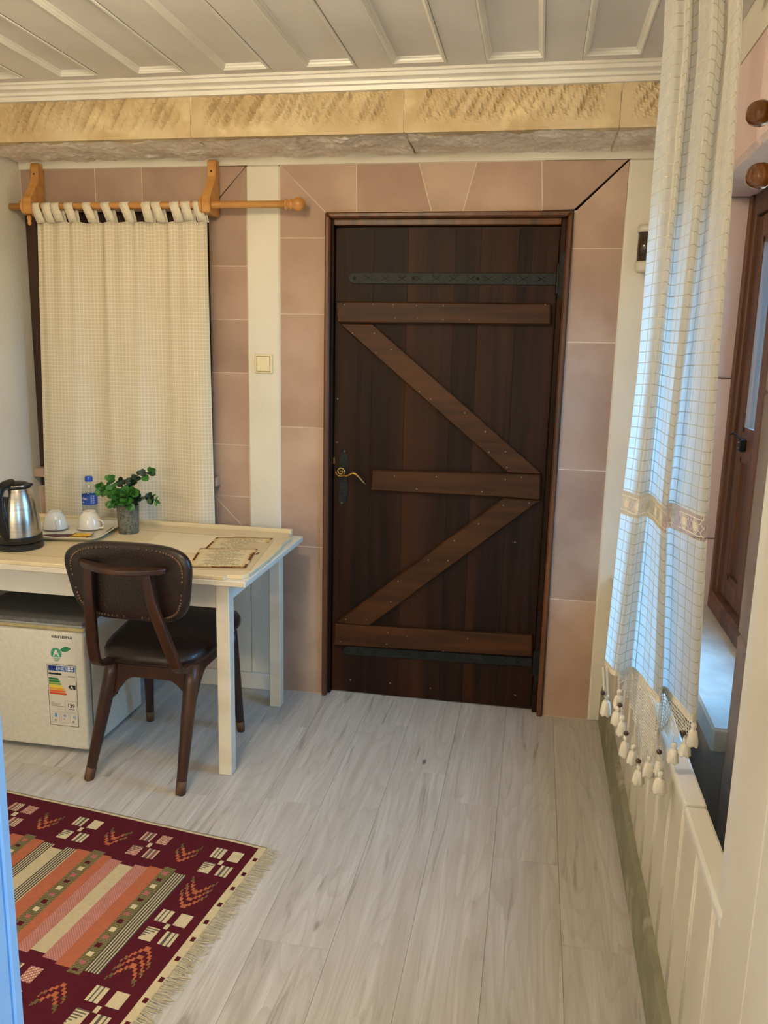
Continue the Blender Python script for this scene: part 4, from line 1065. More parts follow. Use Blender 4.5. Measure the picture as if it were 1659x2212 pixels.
while x_ < -1.594:
    w_ = rb.uniform(0.0045, 0.0075)
    g.poly([(x_, FY-0.001, 0.4475), (x_+w_*0.35, FY-0.001, 0.4475), (x_+w_*0.35, FY-0.001, 0.4565), (x_, FY-0.001, 0.4565)])
    for zq_ in (0.4478, 0.4515, 0.4552):
        if rb.random() < 0.7: g.poly([(x_, FY-0.0011, zq_), (x_+w_, FY-0.0011, zq_), (x_+w_, FY-0.0011, zq_+0.0016), (x_, FY-0.0011, zq_+0.0016)])
    x_ += w_+0.0012
g.make('maker_mark', K['ink'], fd)

# ------------------------------------------------------------------ chair
MLEA = nmat('dark_brown_leather', (35, 18, 15), (25, 13, 11), nscale=18, rough=0.36, bump=0.35, bscale=160, coat=0.1)
MCHW = nmat('dark_walnut_chair_wood', (64, 34, 19), (40, 21, 13), scale=(1, 1, 0.1), nscale=26, rough=0.36, bump=0.15, bscale=60, bstretch=(1, 1, 0.1), c3=(112, 72, 38), n3=6, lo3=0.62, hi3=0.80)
MWORN = nmat('worn_pale_wood', (112, 76, 42), (62, 36, 20), scale=(1, 1, 0.15), nscale=40, rough=0.55)
MSTUD = nmat('dark_bronze_stud', (112, 84, 60), (80, 58, 42), rough=0.35, metal=0.6)
chd = thing('dining_chair', 'dark wooden chair with studded brown leather back pushed to the table', 'chair', (-1.27, 2.62, 0))
# padded back: rounded trapezoid, slightly curved and leaning
bc = Vector((-1.237, 2.345, 0.745)); BH = 0.132
def backp(a, k, off):
    """a angle, k radius factor, off depth"""
    c_, s_ = cos(a), sin(a); e = 0.50
    z = BH*k*math.copysign(abs(s_)**e, s_); wdt = lerp(0.185, 0.228, (z/BH+1)/2)
    x = wdt*k*math.copysign(abs(c_)**e, c_)
    y = 0.55*x*x+z*0.10
    return Vector((bc.x+x, bc.y+off-y*1.0-0.0, bc.z+z+0.02*x*0))
n = 64; g = G(); rings = []
for k, off in ((0.0, -0.018), (0.5, -0.018), (0.86, -0.018), (0.90, -0.017), (0.965, -0.015), (1.0, -0.004), (1.0, 0.010), (0.97, 0.022), (0.9, 0.030), (0.5, 0.036), (0.0, 0.037)):
    rings.append([g.bm.verts.new(backp(2*pi*i/n, max(k, 0.001), off)) for i in range(n)])
for r0, r1 in zip(rings[:-1], rings[1:]):
    for i in range(n): g.bm.faces.new((r0[i], r0[(i+1) % n], r1[(i+1) % n], r1[i]))
bmesh.ops.recalc_face_normals(g.bm, faces=g.bm.faces)
bk = g.make('backrest', MLEA, chd, True)
g = G()
N = 84
for i in range(N):
    p = backp(2*pi*(i+0.5)/N, 0.885, -0.0180)
    g.sphere(p, 0.0046, 1, 0.7, 1, 8, 6)
o = g.make('studs', MSTUD, bk, True); o['kind'] = 'stuff'
# crescent rail behind the back
g = G(); out_, in_ = [], []
xa, xb = -1.392, -1.098
for i in range(21):
    f = i/20; x = lerp(xa, xb, f); s_ = sin(pi*f)
    z = 0.806-0.012*f
    out_.append((x, 2.292-0.074*s_**0.8, z)); in_.append((x, 2.304-0.030*s_**1.5, z))
g.prism(out_+in_[::-1], (0, 0, 0.017), 0.004, 2); g.make('back_rail', MCHW, chd)
def post(name, pts, w, tck):
    pts = [Vector(p) for p in pts]; path = [catmull(pts, k/24) for k in range(25)]
    g = G(); g.tube(path, 1.0, 4, None) if False else None
    prev = None; vs = []; fs = []
    for k, p in enumerate(path):
        t_ = (path[min(k+1, 24)]-path[max(k-1, 0)]).normalized(); sx_ = Vector((1, 0, 0)); sx_ = (sx_-t_*sx_.dot(t_)).normalized(); nn = t_.cross(sx_)
        ww = w*(0.85+0.3*sin(pi*min(1, k/20)))
        vs += [p-sx_*ww-nn*tck, p+sx_*ww-nn*tck, p+sx_*ww+nn*tck, p-sx_*ww+nn*tck]
    for k in range(24):
        for i in range(4): fs.append((k*4+i, k*4+(i+1) % 4, k*4+4+(i+1) % 4, k*4+4+i))
    fs += [(3, 2, 1, 0), (96, 97, 98, 99)]
    me = bpy.data.meshes.new(name); me.from_pydata([tuple(v) for v in vs], [], fs); me.update()
    o = link(name, me, MCHW, chd); b_ = o.modifiers.new('bevel', 'BEVEL'); b_.width = 0.004; b_.segments = 2; return o
post('back_post', [(-1.352, 2.284, 0.812), (-1.360, 2.291, 0.70), (-1.370, 2.312, 0.60), (-1.378, 2.330, 0.52), (-1.380, 2.352, 0.458), (-1.378, 2.42, 0.434), (-1.375, 2.52, 0.436)], 0.016, 0.010)
post('back_post', [(-1.160, 2.284, 0.800), (-1.148, 2.291, 0.70), (-1.126, 2.312, 0.60), (-1.106, 2.330, 0.52), (-1.094, 2.352, 0.458), (-1.094, 2.42, 0.434), (-1.095, 2.52, 0.436)], 0.016, 0.010)
# seat cushion
def seatp(a, k, z):
    c_, s_ = cos(a), sin(a); e = 0.45
    yy = 0.235*math.copysign(abs(s_)**e, s_)*k
    wdt = lerp(0.182, 0.215, (yy/0.235+1)/2)
    return Vector((-1.252+wdt*k*math.copysign(abs(c_)**e, c_), 2.655+yy, z+0.016*(yy/0.235)))
g = G(); rings = []
for k, z in ((0.0, 0.448), (0.94, 0.448), (1.0, 0.462), (1.0, 0.478), (0.97, 0.492), (0.85, 0.503), (0.5, 0.512), (0.0, 0.515)):
    rings.append([g.bm.verts.new(seatp(2*pi*i/48, max(k, 0.001), z-0.012)) for i in range(48)])
for r0, r1 in zip(rings[:-1], rings[1:]):
    for i in range(48): g.bm.faces.new((r0[i], r0[(i+1) % 48], r1[(i+1) % 48], r1[i]))
bmesh.ops.recalc_face_normals(g.bm, faces=g.bm.faces)
g.make('seat', MLEA, chd, True)
# legs, tapered, with worn toes, and arched aprons
LT = {'rl': ((-1.378, 2.462, 0.435), (-1.458, 2.395)), 'rr': ((-1.092, 2.462, 0.435), (-1.108, 2.372)), 'fl': ((-1.425, 2.800, 0.437), (-1.459, 2.866)), 'fr': ((-1.085, 2.800, 0.437), (-1.072, 2.860))}
for k, (t0, b0) in LT.items():
    t0 = Vector(t0); b0 = Vector((b0[0], b0[1], 0.0)); g = G(); path = [b0, lerp(b0, t0, 0.12), lerp(b0, t0, 0.6), lerp(b0, t0, 0.85), t0]
    if k[0] == 'r': rad_ = [0.0165, 0.0175, 0.023, 0.025, 0.024]
    else: rad_ = [0.0145, 0.016, 0.021, 0.023, 0.023]
    g.tube(path, rad_, 10, up=(0, 1, 0)); lo = g.make('leg', MCHW, chd, True)
    for v in lo.data.vertices:
        if v.co.z+wloc(lo).z < 0.003: v.co.z = 0.0
    g = G(); q_ = lerp(b0, t0, 0.105)
    g.tube([b0+Vector((0, 0, 0.0005)), q_], [rad_[0]+0.0006, rad_[1]+0.0006], 10, up=(0, 1, 0)); to = g.make('worn_toe', MWORN, lo, True)
def apron(A, Bp, ztop, h, arch, tck=0.010):
    A = Vector(A); Bp = Vector(Bp); d = (Bp-A).normalized(); nn = Vector((-d.y, d.x, 0))*tck
    pts = []
    L_ = (Bp-A).length
    up = [(0, ztop), (1, ztop)]; low = []
    for i in range(17):
        f = 1-i/16; e = abs(2*f-1)
        low.append((f, ztop-h-arch*max(0, (e-0.45)/0.55)**1.6))
    poly = [A+(Bp-A)*f+Vector((0, 0, z)) for f, z in up+low]
    g = G(); g.prism([p-nn for p in poly], nn*2, 0.002); g.make('apron', MCHW, chd)
apron((-1.385, 2.460, 0), (-1.092, 2.458, 0), 0.433, 0.062, 0.085)
apron((-1.423, 2.800, 0), (-1.085, 2.800, 0), 0.435, 0.06, 0.06)
apron((-1.092, 2.462, 0), (-1.085, 2.80, 0), 0.434, 0.045, 0.095)
apron((-1.382, 2.462, 0), (-1.423, 2.80, 0), 0.434, 0.045, 0.095)

# ------------------------------------------------------------------ things on the table
ZT0 = 0.7475
MSTEEL = nmat('brushed_steel', (196, 190, 180), (176, 170, 160), scale=(1, 1, 12), nscale=14, rough=0.24, metal=1.0)
MBLK = flat('black_kettle_plastic', (20, 19, 18), 0.35)
kc = Vector((-1.842, 2.650, ZT0))
kt = thing('electric_kettle', 'brushed steel electric kettle with black base and lid', 'kettle', kc)
g = G(); g.lathe(kc, [(0.0, 0), (0.080, 0.0), (0.084, 0.004), (0.084, 0.016), (0.078, 0.022), (0.0, 0.022)], 40); g.make('power_base', MBLK, kt, autosm=True)
g = G(); g.lathe(kc, [(0.0, 0.024), (0.078, 0.024), (0.081, 0.029), (0.0805, 0.050)], 40); g.make('lower_collar', MBLK, kt, autosm=True)
g = G(); g.lathe(kc, [(0.0765, 0.050), (0.0762, 0.070), (0.0748, 0.105), (0.071, 0.14), (0.065, 0.172), (0.0565, 0.202), (0.0490, 0.222)], 48, cap=False); g.make('body', MSTEEL, kt, True)
g = G(); g.lathe(kc, [(0.0485, 0.219), (0.0515, 0.226), (0.050, 0.236), (0.034, 0.243), (0.0, 0.246)], 36)
g.prism([kc+Vector((0.030, 0.030, 0.228)), kc+Vector((0.064, 0.010, 0.231)), kc+Vector((0.064, -0.008, 0.231)), kc+Vector((0.030, -0.032, 0.228))], (0, 0, 0.010), 0.003, 2); g.make('lid', MBLK, kt, True)
g = G(); g.lathe(kc, [(0.0510, 0.2325), (0.0520, 0.2340), (0.0505, 0.2355)], 36, cap=False); g.make('lid_rim', flat('chrome_rim', (200, 196, 188), 0.15, 1.0), kt, True)
hd = Vector((0.02, -1.0, 0)).normalized()
pth = [kc+hd*r+Vector((0, 0, z)) for r, z in ((0.020, 0.240), (0.052, 0.240), (0.084, 0.234), (0.102, 0.212), (0.107, 0.175), (0.103, 0.13), (0.094, 0.09), (0.082, 0.062), (0.074, 0.050))]
pp = [catmull(pth, k/30) for k in range(31)]
g = G(); g.tube(pp, 0.0155, 12, flatten=(1.15, 0.85), up=(hd.y, -hd.x, 0)); g.make('handle', MBLK, kt, True)
g = G(); g.lathe(kc+hd*0.074+Vector((0, 0, 0.05)), [(0.010, 0), (0.010, 0.15)], 10); g.make('gauge_strip', MBLK, kt, True)

# tray
MPOR = nmat('white_glazed_porcelain', (228, 224, 212), (220, 214, 200), nscale=6, rough=0.14, coat=0.4)
MTRY = flat('white_tray_melamine', (222, 214, 196), 0.3)
tcx, tcy, tang = -1.786, 2.908, radians(9)
def TT(a, b_, z): return Vector((tcx+a*cos(tang)-b_*sin(tang), tcy+a*sin(tang)+b_*cos(tang), ZT0+z))
ty = thing('serving_tray', 'white serving tray with raised rim holding cups and sachets', 'tray', (tcx, tcy, ZT0))
def rrect(hx, hy, r, n=6):
    pts = []
    for cx, cy, a0 in ((hx-r, hy-r, 0), (-hx+r, hy-r, 90), (-hx+r, -hy+r, 180), (hx-r, -hy+r, 270)):
        for k in range(n+1): a = radians(a0+90*k/n); pts.append((cx+r*cos(a), cy+r*sin(a)))
    return pts
g = G(); rings = []
for hx, hy, z in ((0.128, 0.108, 0.0), (0.150, 0.130, 0.012), (0.160, 0.140, 0.017), (0.162, 0.142, 0.015), (0.150, 0.132, 0.009), (0.128, 0.110, -0.0)):
    pass
prof = [(0.120, 0.120, 0.0), (0.135, 0.135, 0.001), (0.152, 0.152, 0.012), (0.164, 0.162, 0.017), (0.166, 0.164, 0.0195), (0.164, 0.162, 0.0205), (0.150, 0.150, 0.0155), (0.133, 0.133, 0.0045), (0.120, 0.120, 0.0035)]
for hx, hy, z in prof: rings.append([g.bm.verts.new(TT(a, b_, z)) for a, b_ in rrect(hx, hy, 0.03)])
m_ = len(rings[0])
for r0, r1 in zip(rings[:-1], rings[1:]):
    for i in range(m_): g.bm.faces.new((r0[i], r0[(i+1) % m_], r1[(i+1) % m_], r1[i]))
g.bm.faces.new(rings[0][::-1]); g.bm.faces.new(rings[-1])
bmesh.ops.recalc_face_normals(g.bm, faces=g.bm.faces); g.make('tray_body', MTRY, ty, autosm=True)
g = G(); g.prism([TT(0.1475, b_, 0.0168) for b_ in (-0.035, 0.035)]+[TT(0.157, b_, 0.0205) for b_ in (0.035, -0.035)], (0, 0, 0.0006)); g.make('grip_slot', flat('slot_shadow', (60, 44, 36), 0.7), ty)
def cup(x, y, ang, lbl, zb_):
    c = thing('coffee_cup', lbl, 'cup', (x, y, zb_), group='upturned white cups on the tray')
    b0 = Vector((x, y, zb_))
    g = G(); KS = 1.14
    g.lathe(b0, [(r_*KS, h_*KS) for r_, h_ in ((0.0385, 0.0), (0.0400, 0.0), (0.0405, 0.003), (0.0395, 0.020), (0.0375, 0.030), (0.0372, 0.032), (0.034, 0.042), (0.0265, 0.054), (0.0225, 0.057), (0.0235, 0.061), (0.0215, 0.0625), (0.020, 0.058), (0.0, 0.057))], 32, cap=False)
    g.make('bowl', MPOR, c, True)
    d = Vector((cos(ang), sin(ang), 0))
    pts = [b0+(d*r+Vector((0, 0, z)))*KS for r, z in ((0.036, 0.033), (0.048, 0.031), (0.056, 0.022), (0.055, 0.010), (0.046, 0.004), (0.038, 0.006))]
    g = G(); g.tube([catmull(pts, k/16) for k in range(17)], 0.0035, 8); g.make('handle', MPOR, c, True)
    return c
def saucer(x, y, lbl):
    s_ = thing('saucer', lbl, 'saucer', (x, y, ZT0+0.0038)); b0 = Vector((x, y, ZT0+0.0038))
    g = G(); g.lathe(b0, [(0.0, 0.0), (0.030, 0.0), (0.034, 0.002), (0.050, 0.008), (0.052, 0.0095), (0.050, 0.010), (0.034, 0.0045), (0.0, 0.004)], 36); g.make('dish', MPOR, s_, True)
    return s_
c1p = TT(-0.080, 0.034, 0); c2p = TT(0.052, 0.055, 0)
saucer(c1p.x, c1p.y, 'white saucer under the cup beside the kettle'); saucer(c2p.x, c2p.y, 'white saucer under the cup in front of the water bottle')
cup(c1p.x, c1p.y, radians(-55), 'upturned white porcelain cup beside the kettle', ZT0+0.0090)
cup(c2p.x, c2p.y, radians(-8), 'upturned white porcelain cup in front of the water bottle', ZT0+0.0090)
def sachet(name, lbl, cat, a, b_, l, w, ang, z, mat, tilt=0.0, band=None, grp=None):
    c = TT(a, b_, z); o = thing(name, lbl, cat, c, group=grp); n = 10
    ca, sa = cos(ang), sin(ang); vs = []; fs = []
    for j in range(5):
        for i in range(n+1):
            p = (i/n-0.5)*l; q = (j/4-0.5)*w
            h = 0.0032*max(0, sin(pi*i/n))**0.6*max(0, sin(pi*j/4))**0.6+tilt*p
            vs.append((c.x+p*ca-q*sa, c.y+p*sa+q*ca, c.z+0.0008+h))
    nb = len(vs)
    vs += [(x, y, c.z+tilt*0) if False else (x, y, z_-0.0008-2*(z_-c.z-0.0008)*0.0) for x, y, z_ in vs]
    for j in range(4):
        for i in range(n):
            k = j*(n+1)+i; fs.append((k, k+1, k+n+2, k+n+1))
    me = bpy.data.meshes.new('packet'); me.from_pydata(vs[:nb], [], fs); me.update()
    ob = link('packet', me, mat, o, True); md = ob.modifiers.new('thickness', 'SOLIDIFY'); md.thickness = 0.0012; md.offset = -1
    if band:
        g = G(); e = l*0.5; d = Vector((ca, sa, 0)); n2 = Vector((-sa, ca, 0)); cc = Vector(c)
        for s0 in (-0.5, 0.44):
            q = [cc+d*(l*s0)+n2*(w*0.5), cc+d*(l*(s0+0.06))+n2*(w*0.5), cc+d*(l*(s0+0.06))-n2*(w*0.5), cc+d*(l*s0)-n2*(w*0.5)]
            zoff = [Vector((0, 0, 0.0016+tilt*(p-cc).dot(d))) for p in q]
            g.poly([a_+b2 for a_, b2 in zip(q, zoff)][::-1])
        g.make('crimp', band, o)
    return o
MRED = flat('dark_red_foil', (92, 22, 24), 0.3); MYSA = flat('yellow_foil', (214, 168, 34), 0.28); MPNK = flat('pink_paper', (206, 150, 132), 0.5); MBRN = flat('dark_brown_foil', (60, 28, 26), 0.3); MWPA = flat('white_paper_sachet', (222, 210, 188), 0.5)
sachet('coffee_sachet', 'dark red coffee stick lying across the tray', 'sachet', 0.000, -0.075, 0.130, 0.022, tang+0.30, 0.006, MRED, 0.02)
sachet('coffee_sachet', 'dark brown coffee stick under the dark red one', 'sachet', -0.030, -0.063, 0.140, 0.024, tang+0.16, 0.0045, MBRN, 0.01)
sachet('sugar_sachet', 'pink sugar stick near the kettle on the tray', 'sachet', -0.085, -0.090, 0.075, 0.020, tang-0.35, 0.0045, MPNK, 0.0, MWPA)
sachet('sugar_sachet', 'small white and pink sugar packet at the tray edge', 'sachet', -0.045, -0.112, 0.070, 0.020, tang-0.05, 0.0045, MWPA, 0.0, MPNK)
sachet('tea_sachet', 'yellow tea sachet resting on top of the dark red stick', 'sachet', 0.070, -0.065, 0.075, 0.055, tang+0.12, 0.0105, MYSA, 0.0, MBRN)
sachet('tea_sachet', 'yellow tea sachet lying at the tray rim', 'sachet', 0.060, -0.108, 0.078, 0.055, tang+0.02, 0.0055, MYSA, 0.0, MBRN)

# water bottle
def bottle_mat():
    m, nt, b, out = newmat('clear_bottle_plastic'); L = nt.links
    tr = nd(nt, 'ShaderNodeBsdfTransparent'); tr.inputs[0].default_value = (0.93, 0.94, 0.92, 1)
    gl = nd(nt, 'ShaderNodeBsdfGlossy'); gl.inputs['Roughness'].default_value = 0.06
    lw = nd(nt, 'ShaderNodeLayerWeight'); lw.inputs['Blend'].default_value = 0.5
    pw = nd(nt, 'ShaderNodeMath', operation='POWER'); pw.inputs[1].default_value = 3.0; L.new(lw.outputs['Facing'], pw.inputs[0])
    fr = nd(nt, 'ShaderNodeMath', operation='MULTIPLY_ADD'); fr.inputs[1].default_value = 0.5; fr.inputs[2].default_value = 0.05; L.new(pw.outputs[0], fr.inputs[0])
    mx = nd(nt, 'ShaderNodeMixShader'); L.new(fr.outputs[0], mx.inputs[0]); L.new(tr.outputs[0], mx.inputs[1]); L.new(gl.outputs[0], mx.inputs[2])
    L.new(mx.outputs[0], out.inputs['Surface']); return m
MBOT = bottle_mat()
b0 = Vector((-1.812, 3.095, ZT0))
wb = thing('water_bottle', 'small clear water bottle with blue cap and label', 'bottle', b0)
g = G(); g.lathe(b0, [(0.0, 0.004), (0.022, 0.0), (0.030, 0.004), (0.0315, 0.012), (0.0305, 0.03), (0.0315, 0.045), (0.0305, 0.058), (0.031, 0.075), (0.031, 0.125), (0.029, 0.138), (0.022, 0.158), (0.0145, 0.172), (0.0135, 0.182)], 28, cap=False); g.make('body', MBOT, wb, True)
g = G(); g.lathe(b0, [(0.0, 0.178), (0.0155, 0.178), (0.0160, 0.181), (0.0158, 0.196), (0.0135, 0.199), (0.0, 0.1995)], 24); g.make('cap', flat('blue_cap', (20, 78, 180), 0.35), wb, True)
g = G(); g.lathe(b0, [(0.0316, 0.082), (0.0316, 0.123)], 40, cap=False); lb = g.make('label', flat('blue_label', (28, 72, 160), 0.4), wb, True)
def wrap_text(s, size, z, a0, name='label_print'):
    """lettering bent round the bottle"""
    o = text_obj(name, s, size, flat('label_white', (232, 232, 236), 0.5), lb, (0, 0, 0), (1, 0, 0), (0, 0, 1), 0.0)
    off = wloc(lb)
    for v in o.data.vertices:
        w_ = v.co+off; a = a0+w_.x/0.0318
        v.co = Vector((b0.x+0.0319*sin(a), b0.y-0.0319*cos(a), b0.z+z+w_.z))-off
ca_ = math.atan2(-b0.x, b0.y)*-1
wrap_text('arlan', 0.0165, 0.104, -0.82)
g = G()
for k in range(7):
    a0 = -0.95+0.09*k+0.1; h = 0.004+0.004*abs(sin(k*2.1))
    g.poly([(b0.x+0.0319*sin(a0+da), b0.y-0.0319*cos(a0+da), b0.z+zq) for da, zq in ((0, 0.091), (0.10, 0.091), (0.05, 0.091+h))])
for k in range(9):
    a0 = 0.64; zq = 0.086+0.0042*k; l = 0.10+0.16*abs(sin(k*1.7))
    for c_ in range(2):
        s0 = a0+0.30*c_
        g.poly([(b0.x+0.0319*sin(a), b0.y-0.0319*cos(a), b0.z+z2) for a, z2 in ((s0, zq), (s0+l, zq), (s0+l, zq+0.0016), (s0, zq+0.0016))])
g.make('label_marks', flat('label_pale', (206, 216, 232), 0.5), lb)

# potted plant
pc = Vector((-1.578, 2.975, ZT0))
pp_ = thing('potted_plant', 'round-leaved artificial plant in a grey mottled pot', 'plant', pc)
MPOT = nmat('mottled_grey_pot', (112, 110, 98), (74, 76, 66), nscale=55, detail=3, lo=0.42, hi=0.60, rough=0.7, bump=0.5, bscale=70, distort=2.0)
g = G(); g.lathe(pc, [(0.0, 0), (0.038, 0.0), (0.0395, 0.002), (0.0415, 0.05), (0.0435, 0.110), (0.0440, 0.1145), (0.042, 0.1145), (0.041, 0.104), (0.0, 0.102)], 36); g.make('pot', MPOT, pp_, autosm=True)
MLEAF = [nmat('leaf_bright', (70, 128, 52), (46, 98, 40), nscale=30, rough=0.4, rnd=3, rndval=0.15), nmat('leaf_dark', (40, 66, 40), (26, 46, 30), nscale=30, rough=0.45, rnd=3, rndval=0.15)]
MSTEM = flat('plant_stem', (52, 70, 36), 0.6)
def leafmesh(mat, slim=1.0):
    vs = []; fs = []; nr = 4; ns_ = 10; c = []
    L_ = 1.0
    for i in range(9):
        f = i/8; w_ = 0.50*slim*sin(pi*min(1, f**0.8))**0.6+0.01
        for q in (-1, -0.5, 0, 0.5, 1): vs.append((q*w_, f, 0.10*q*q*1.2+0.10*sin(f*2.5)-0.03))
    for i in range(8):
        for q in range(4): fs.append((i*5+q, i*5+q+1, i*5+q+6, i*5+q+5))
    me = bpy.data.meshes.new('leaf'); me.from_pydata(vs, [], fs); me.update(); me.materials.append(mat)
    for p in me.polygons: p.use_smooth = True
    return me
LM = [leafmesh(MLEAF[0]), leafmesh(MLEAF[1]), leafmesh(MLEAF[0], 0.45)]
def putleaf(parent, P, d, upv, size, k):
    d = d.normalized(); x = d.cross(upv); x = x.normalized() if x.length > 1e-3 else Vector((1, 0, 0)); z = x.cross(d)
    o = bpy.data.objects.new('leaf', LM[k]); COL.objects.link(o); o.parent = parent
    q = P-wloc(parent)
    size *= 1.35
    o.matrix_local = Matrix(((x.x*size, d.x*size, z.x*size, q.x), (x.y*size, d.y*size, z.y*size, q.y), (x.z*size, d.z*size, z.z*size, q.z), (0, 0, 0, 1)))
ZP = lambda x, y: (160+x/7.54, 980+y/7.54)
base = pc+Vector((0, 0, 0.10))
def stem(tip, ydep, kinds, nl, size, mid=None, n0=0.35):
    q = ony(*ZP(*tip), ydep); m = ony(*ZP(*mid), (ydep+pc.y)/2) if mid else lerp(base, q, 0.5)+Vector((0, 0, 0.015))
    pts = [base+Vector((random.uniform(-.012, .012), random.uniform(-.01, .01), 0)), m, q]
    path = [catmull(pts, k/12) for k in range(13)]
    g = G(); g.tube(path, 0.0013, 5); s_ = g.make('stem', MSTEM, pp_, True)
    for i in range(nl):
        f = lerp(n0, 1.0, i/(nl-1)) if nl > 1 else 1
        p = catmull(pts, f); tdir = (catmull(pts, min(1, f+0.05))-catmull(pts, f-0.05)).normalized()
        for sg in (0, 1):
            a = (i*1.7)+sg*pi+random.uniform(-.4, .4)
            side = tdir.cross(Vector((0, -1, 0.4))).normalized(); oth = tdir.cross(side)
            d = (side*cos(a)+oth*sin(a)+tdir*0.55+Vector((0, -0.15, 0)))
            sz_ = size*(1.05-0.35*max(0, (f-0.5)))*random.uniform(0.85, 1.1)
            putleaf(pp_, p, d, Vector((0, -0.75, 0.65))+Vector((random.uniform(-.3, .3), 0, random.uniform(-.3, .3))), sz_, random.choice(kinds))
    putleaf(pp_, q, (path[-1]-path[-2]), Vector((0, -1, 0.3)), size*0.75, kinds[0])
stem((420, 540), 2.965, [0], 4, 0.021, (560, 600)); stem((430, 620), 2.94, [0], 3, 0.022, (640, 620), 0.6)
stem((600, 420), 2.96, [0], 3, 0.022, (650, 600), 0.55); stem((770, 450), 3.01, [1], 4, 0.020)
stem((1260, 300), 2.975, [0, 0, 1], 3, 0.024, (1000, 480), 0.72); stem((1040, 350), 2.99, [1], 4, 0.021, (920, 560), 0.4); stem((960, 450), 2.99, [1], 4, 0.023)
stem((1230, 720), 2.955, [1], 3, 0.024, (1040, 720), 0.5); stem((1330, 760), 2.95, [2], 3, 0.022, (1180, 720), 0.72)
stem((720, 760), 2.925, [0], 4, 0.026, (760, 720)); stem((620, 820), 2.93, [0], 3, 0.024, (740, 720), 0.6); stem((860, 760), 2.920, [0], 4, 0.027); stem((830, 640), 2.93, [0], 4, 0.027)
stem((960, 640), 2.945, [0], 3, 0.026); stem((880, 840), 2.925, [0], 2, 0.024, (850, 740), 0.7); stem((1000, 780), 2.945, [1], 3, 0.022); stem((690, 640), 2.94, [0], 3, 0.024)

# printed leaflets
MSHEET = attrmat('printed_parchment', 0.6)
def sheet(lbl, P00, P10, P11, P01, z, seed, nx=46, ny=64, burnt=True):
    o = thing('leaflet', lbl, 'leaflet', ((P00[0]+P11[0])/2, (P00[1]+P11[1])/2, z))
    vs = []; fs = []; rnd = random.Random(seed)
    for j in range(ny+1):
        for i in range(nx+1):
            a, b_ = i/nx, j/ny
            x = lerp(lerp(P00[0], P10[0], a), lerp(P01[0], P11[0], a), b_); y = lerp(lerp(P00[1], P10[1], a), lerp(P01[1], P11[1], a), b_)
            vs.append((x, y, z+0.0012*sin(a*3+seed)*sin(b_*4)+0.006*max(0, a-0.85)**1.5*(1-b_)))
    cols_ = []
    lines = [rnd.random() for _ in range(ny)]
    for j in range(ny):
        for i in range(nx):
            fs.append((j*(nx+1)+i, j*(nx+1)+i+1, (j+1)*(nx+1)+i+1, (j+1)*(nx+1)+i))
            a, b_ = (i+.5)/nx, (j+.5)/ny
            e = 0.5+0.5*noise.noise(Vector((a*7, b_*7, seed*3.3))); e2 = noise.noise(Vector((a*30, b_*30, seed)))
            c = Vector((222, 206, 164)); ed = min(a, 1-a, b_, 1-b_)
            if ed < 0.10+0.05*e2: c = c.lerp(Vector((204, 160, 82)), max(0, min(1, (0.13-ed)/0.10))*e)
            ds_ = min(a, 1-a)
            if ds_ < 0.045+0.02*e2 and abs(sin(b_*5.2+seed)) > 0.45: c = Vector((104, 56, 26))
            if b_ < 0.05+0.03*e2: c = Vector((112, 66, 34)) if e > 0.45 else Vector((176, 140, 88))
            if b_ > 0.97: c = Vector((140, 92, 48))
            if 0.16 < a < 0.84 and 0.12 < b_ < 0.93 and (j % 2 == 0):
                half = 0.14+0.24*lines[j]
                if abs(a-0.5) < half and rnd.random() < 0.82: c = c.lerp(Vector((110, 92, 70)), 0.62)
            cols_.append(c)
    me = bpy.data.meshes.new('paper'); me.from_pydata(vs, [], fs); me.update()
    ca = me.color_attributes.new('col', 'FLOAT_COLOR', 'CORNER')
    for p in me.polygons:
        lc = lin(cols_[p.index])
        for li in p.loop_indices: ca.data[li].color = lc
    ob = link('paper', me, MSHEET, o, True); md = ob.modifiers.new('thickness', 'SOLIDIFY'); md.thickness = 0.0006
    return o
def zq(px, py): p = onz(px, py, ZT0+0.001); return (p.x, p.y)
sheet('brown-edged parchment leaflet lying partly under another leaflet', zq(428, 1200), zq(557, 1198), zq(590, 1163), zq(468, 1160), ZT0+0.0012, 2)
sheet('brown-edged parchment leaflet lying on top at the table edge', zq(405, 1226), zq(531, 1228), zq(557, 1186), zq(432, 1186), ZT0+0.0036, 5)
g = G(); a = [zq(404, 1229), zq(540, 1232), zq(592, 1165), zq(560, 1166)]
g.prism([(x, y, ZT0+0.0003) for x, y in a], (0, 0, 0.0006)); o = g.make('paper_sheet', flat('plain_brown_paper', (206, 186, 144), 0.7)); tag(o, 'plain folded paper under the brown-edged leaflets', 'paper')

g = G(); a = [zq(296, 1186), zq(352, 1149), zq(505, 1158), zq(462, 1197)]
g.prism([(x, y, ZT0+0.0001) for x, y in a], (0, 0, 0.0002)); o = g.make('place_mat', flat('cream_paper_mat', (234, 219, 184), 0.7)); tag(o, 'plain cream paper mat lying between the plant pot and the leaflets', 'place mat')

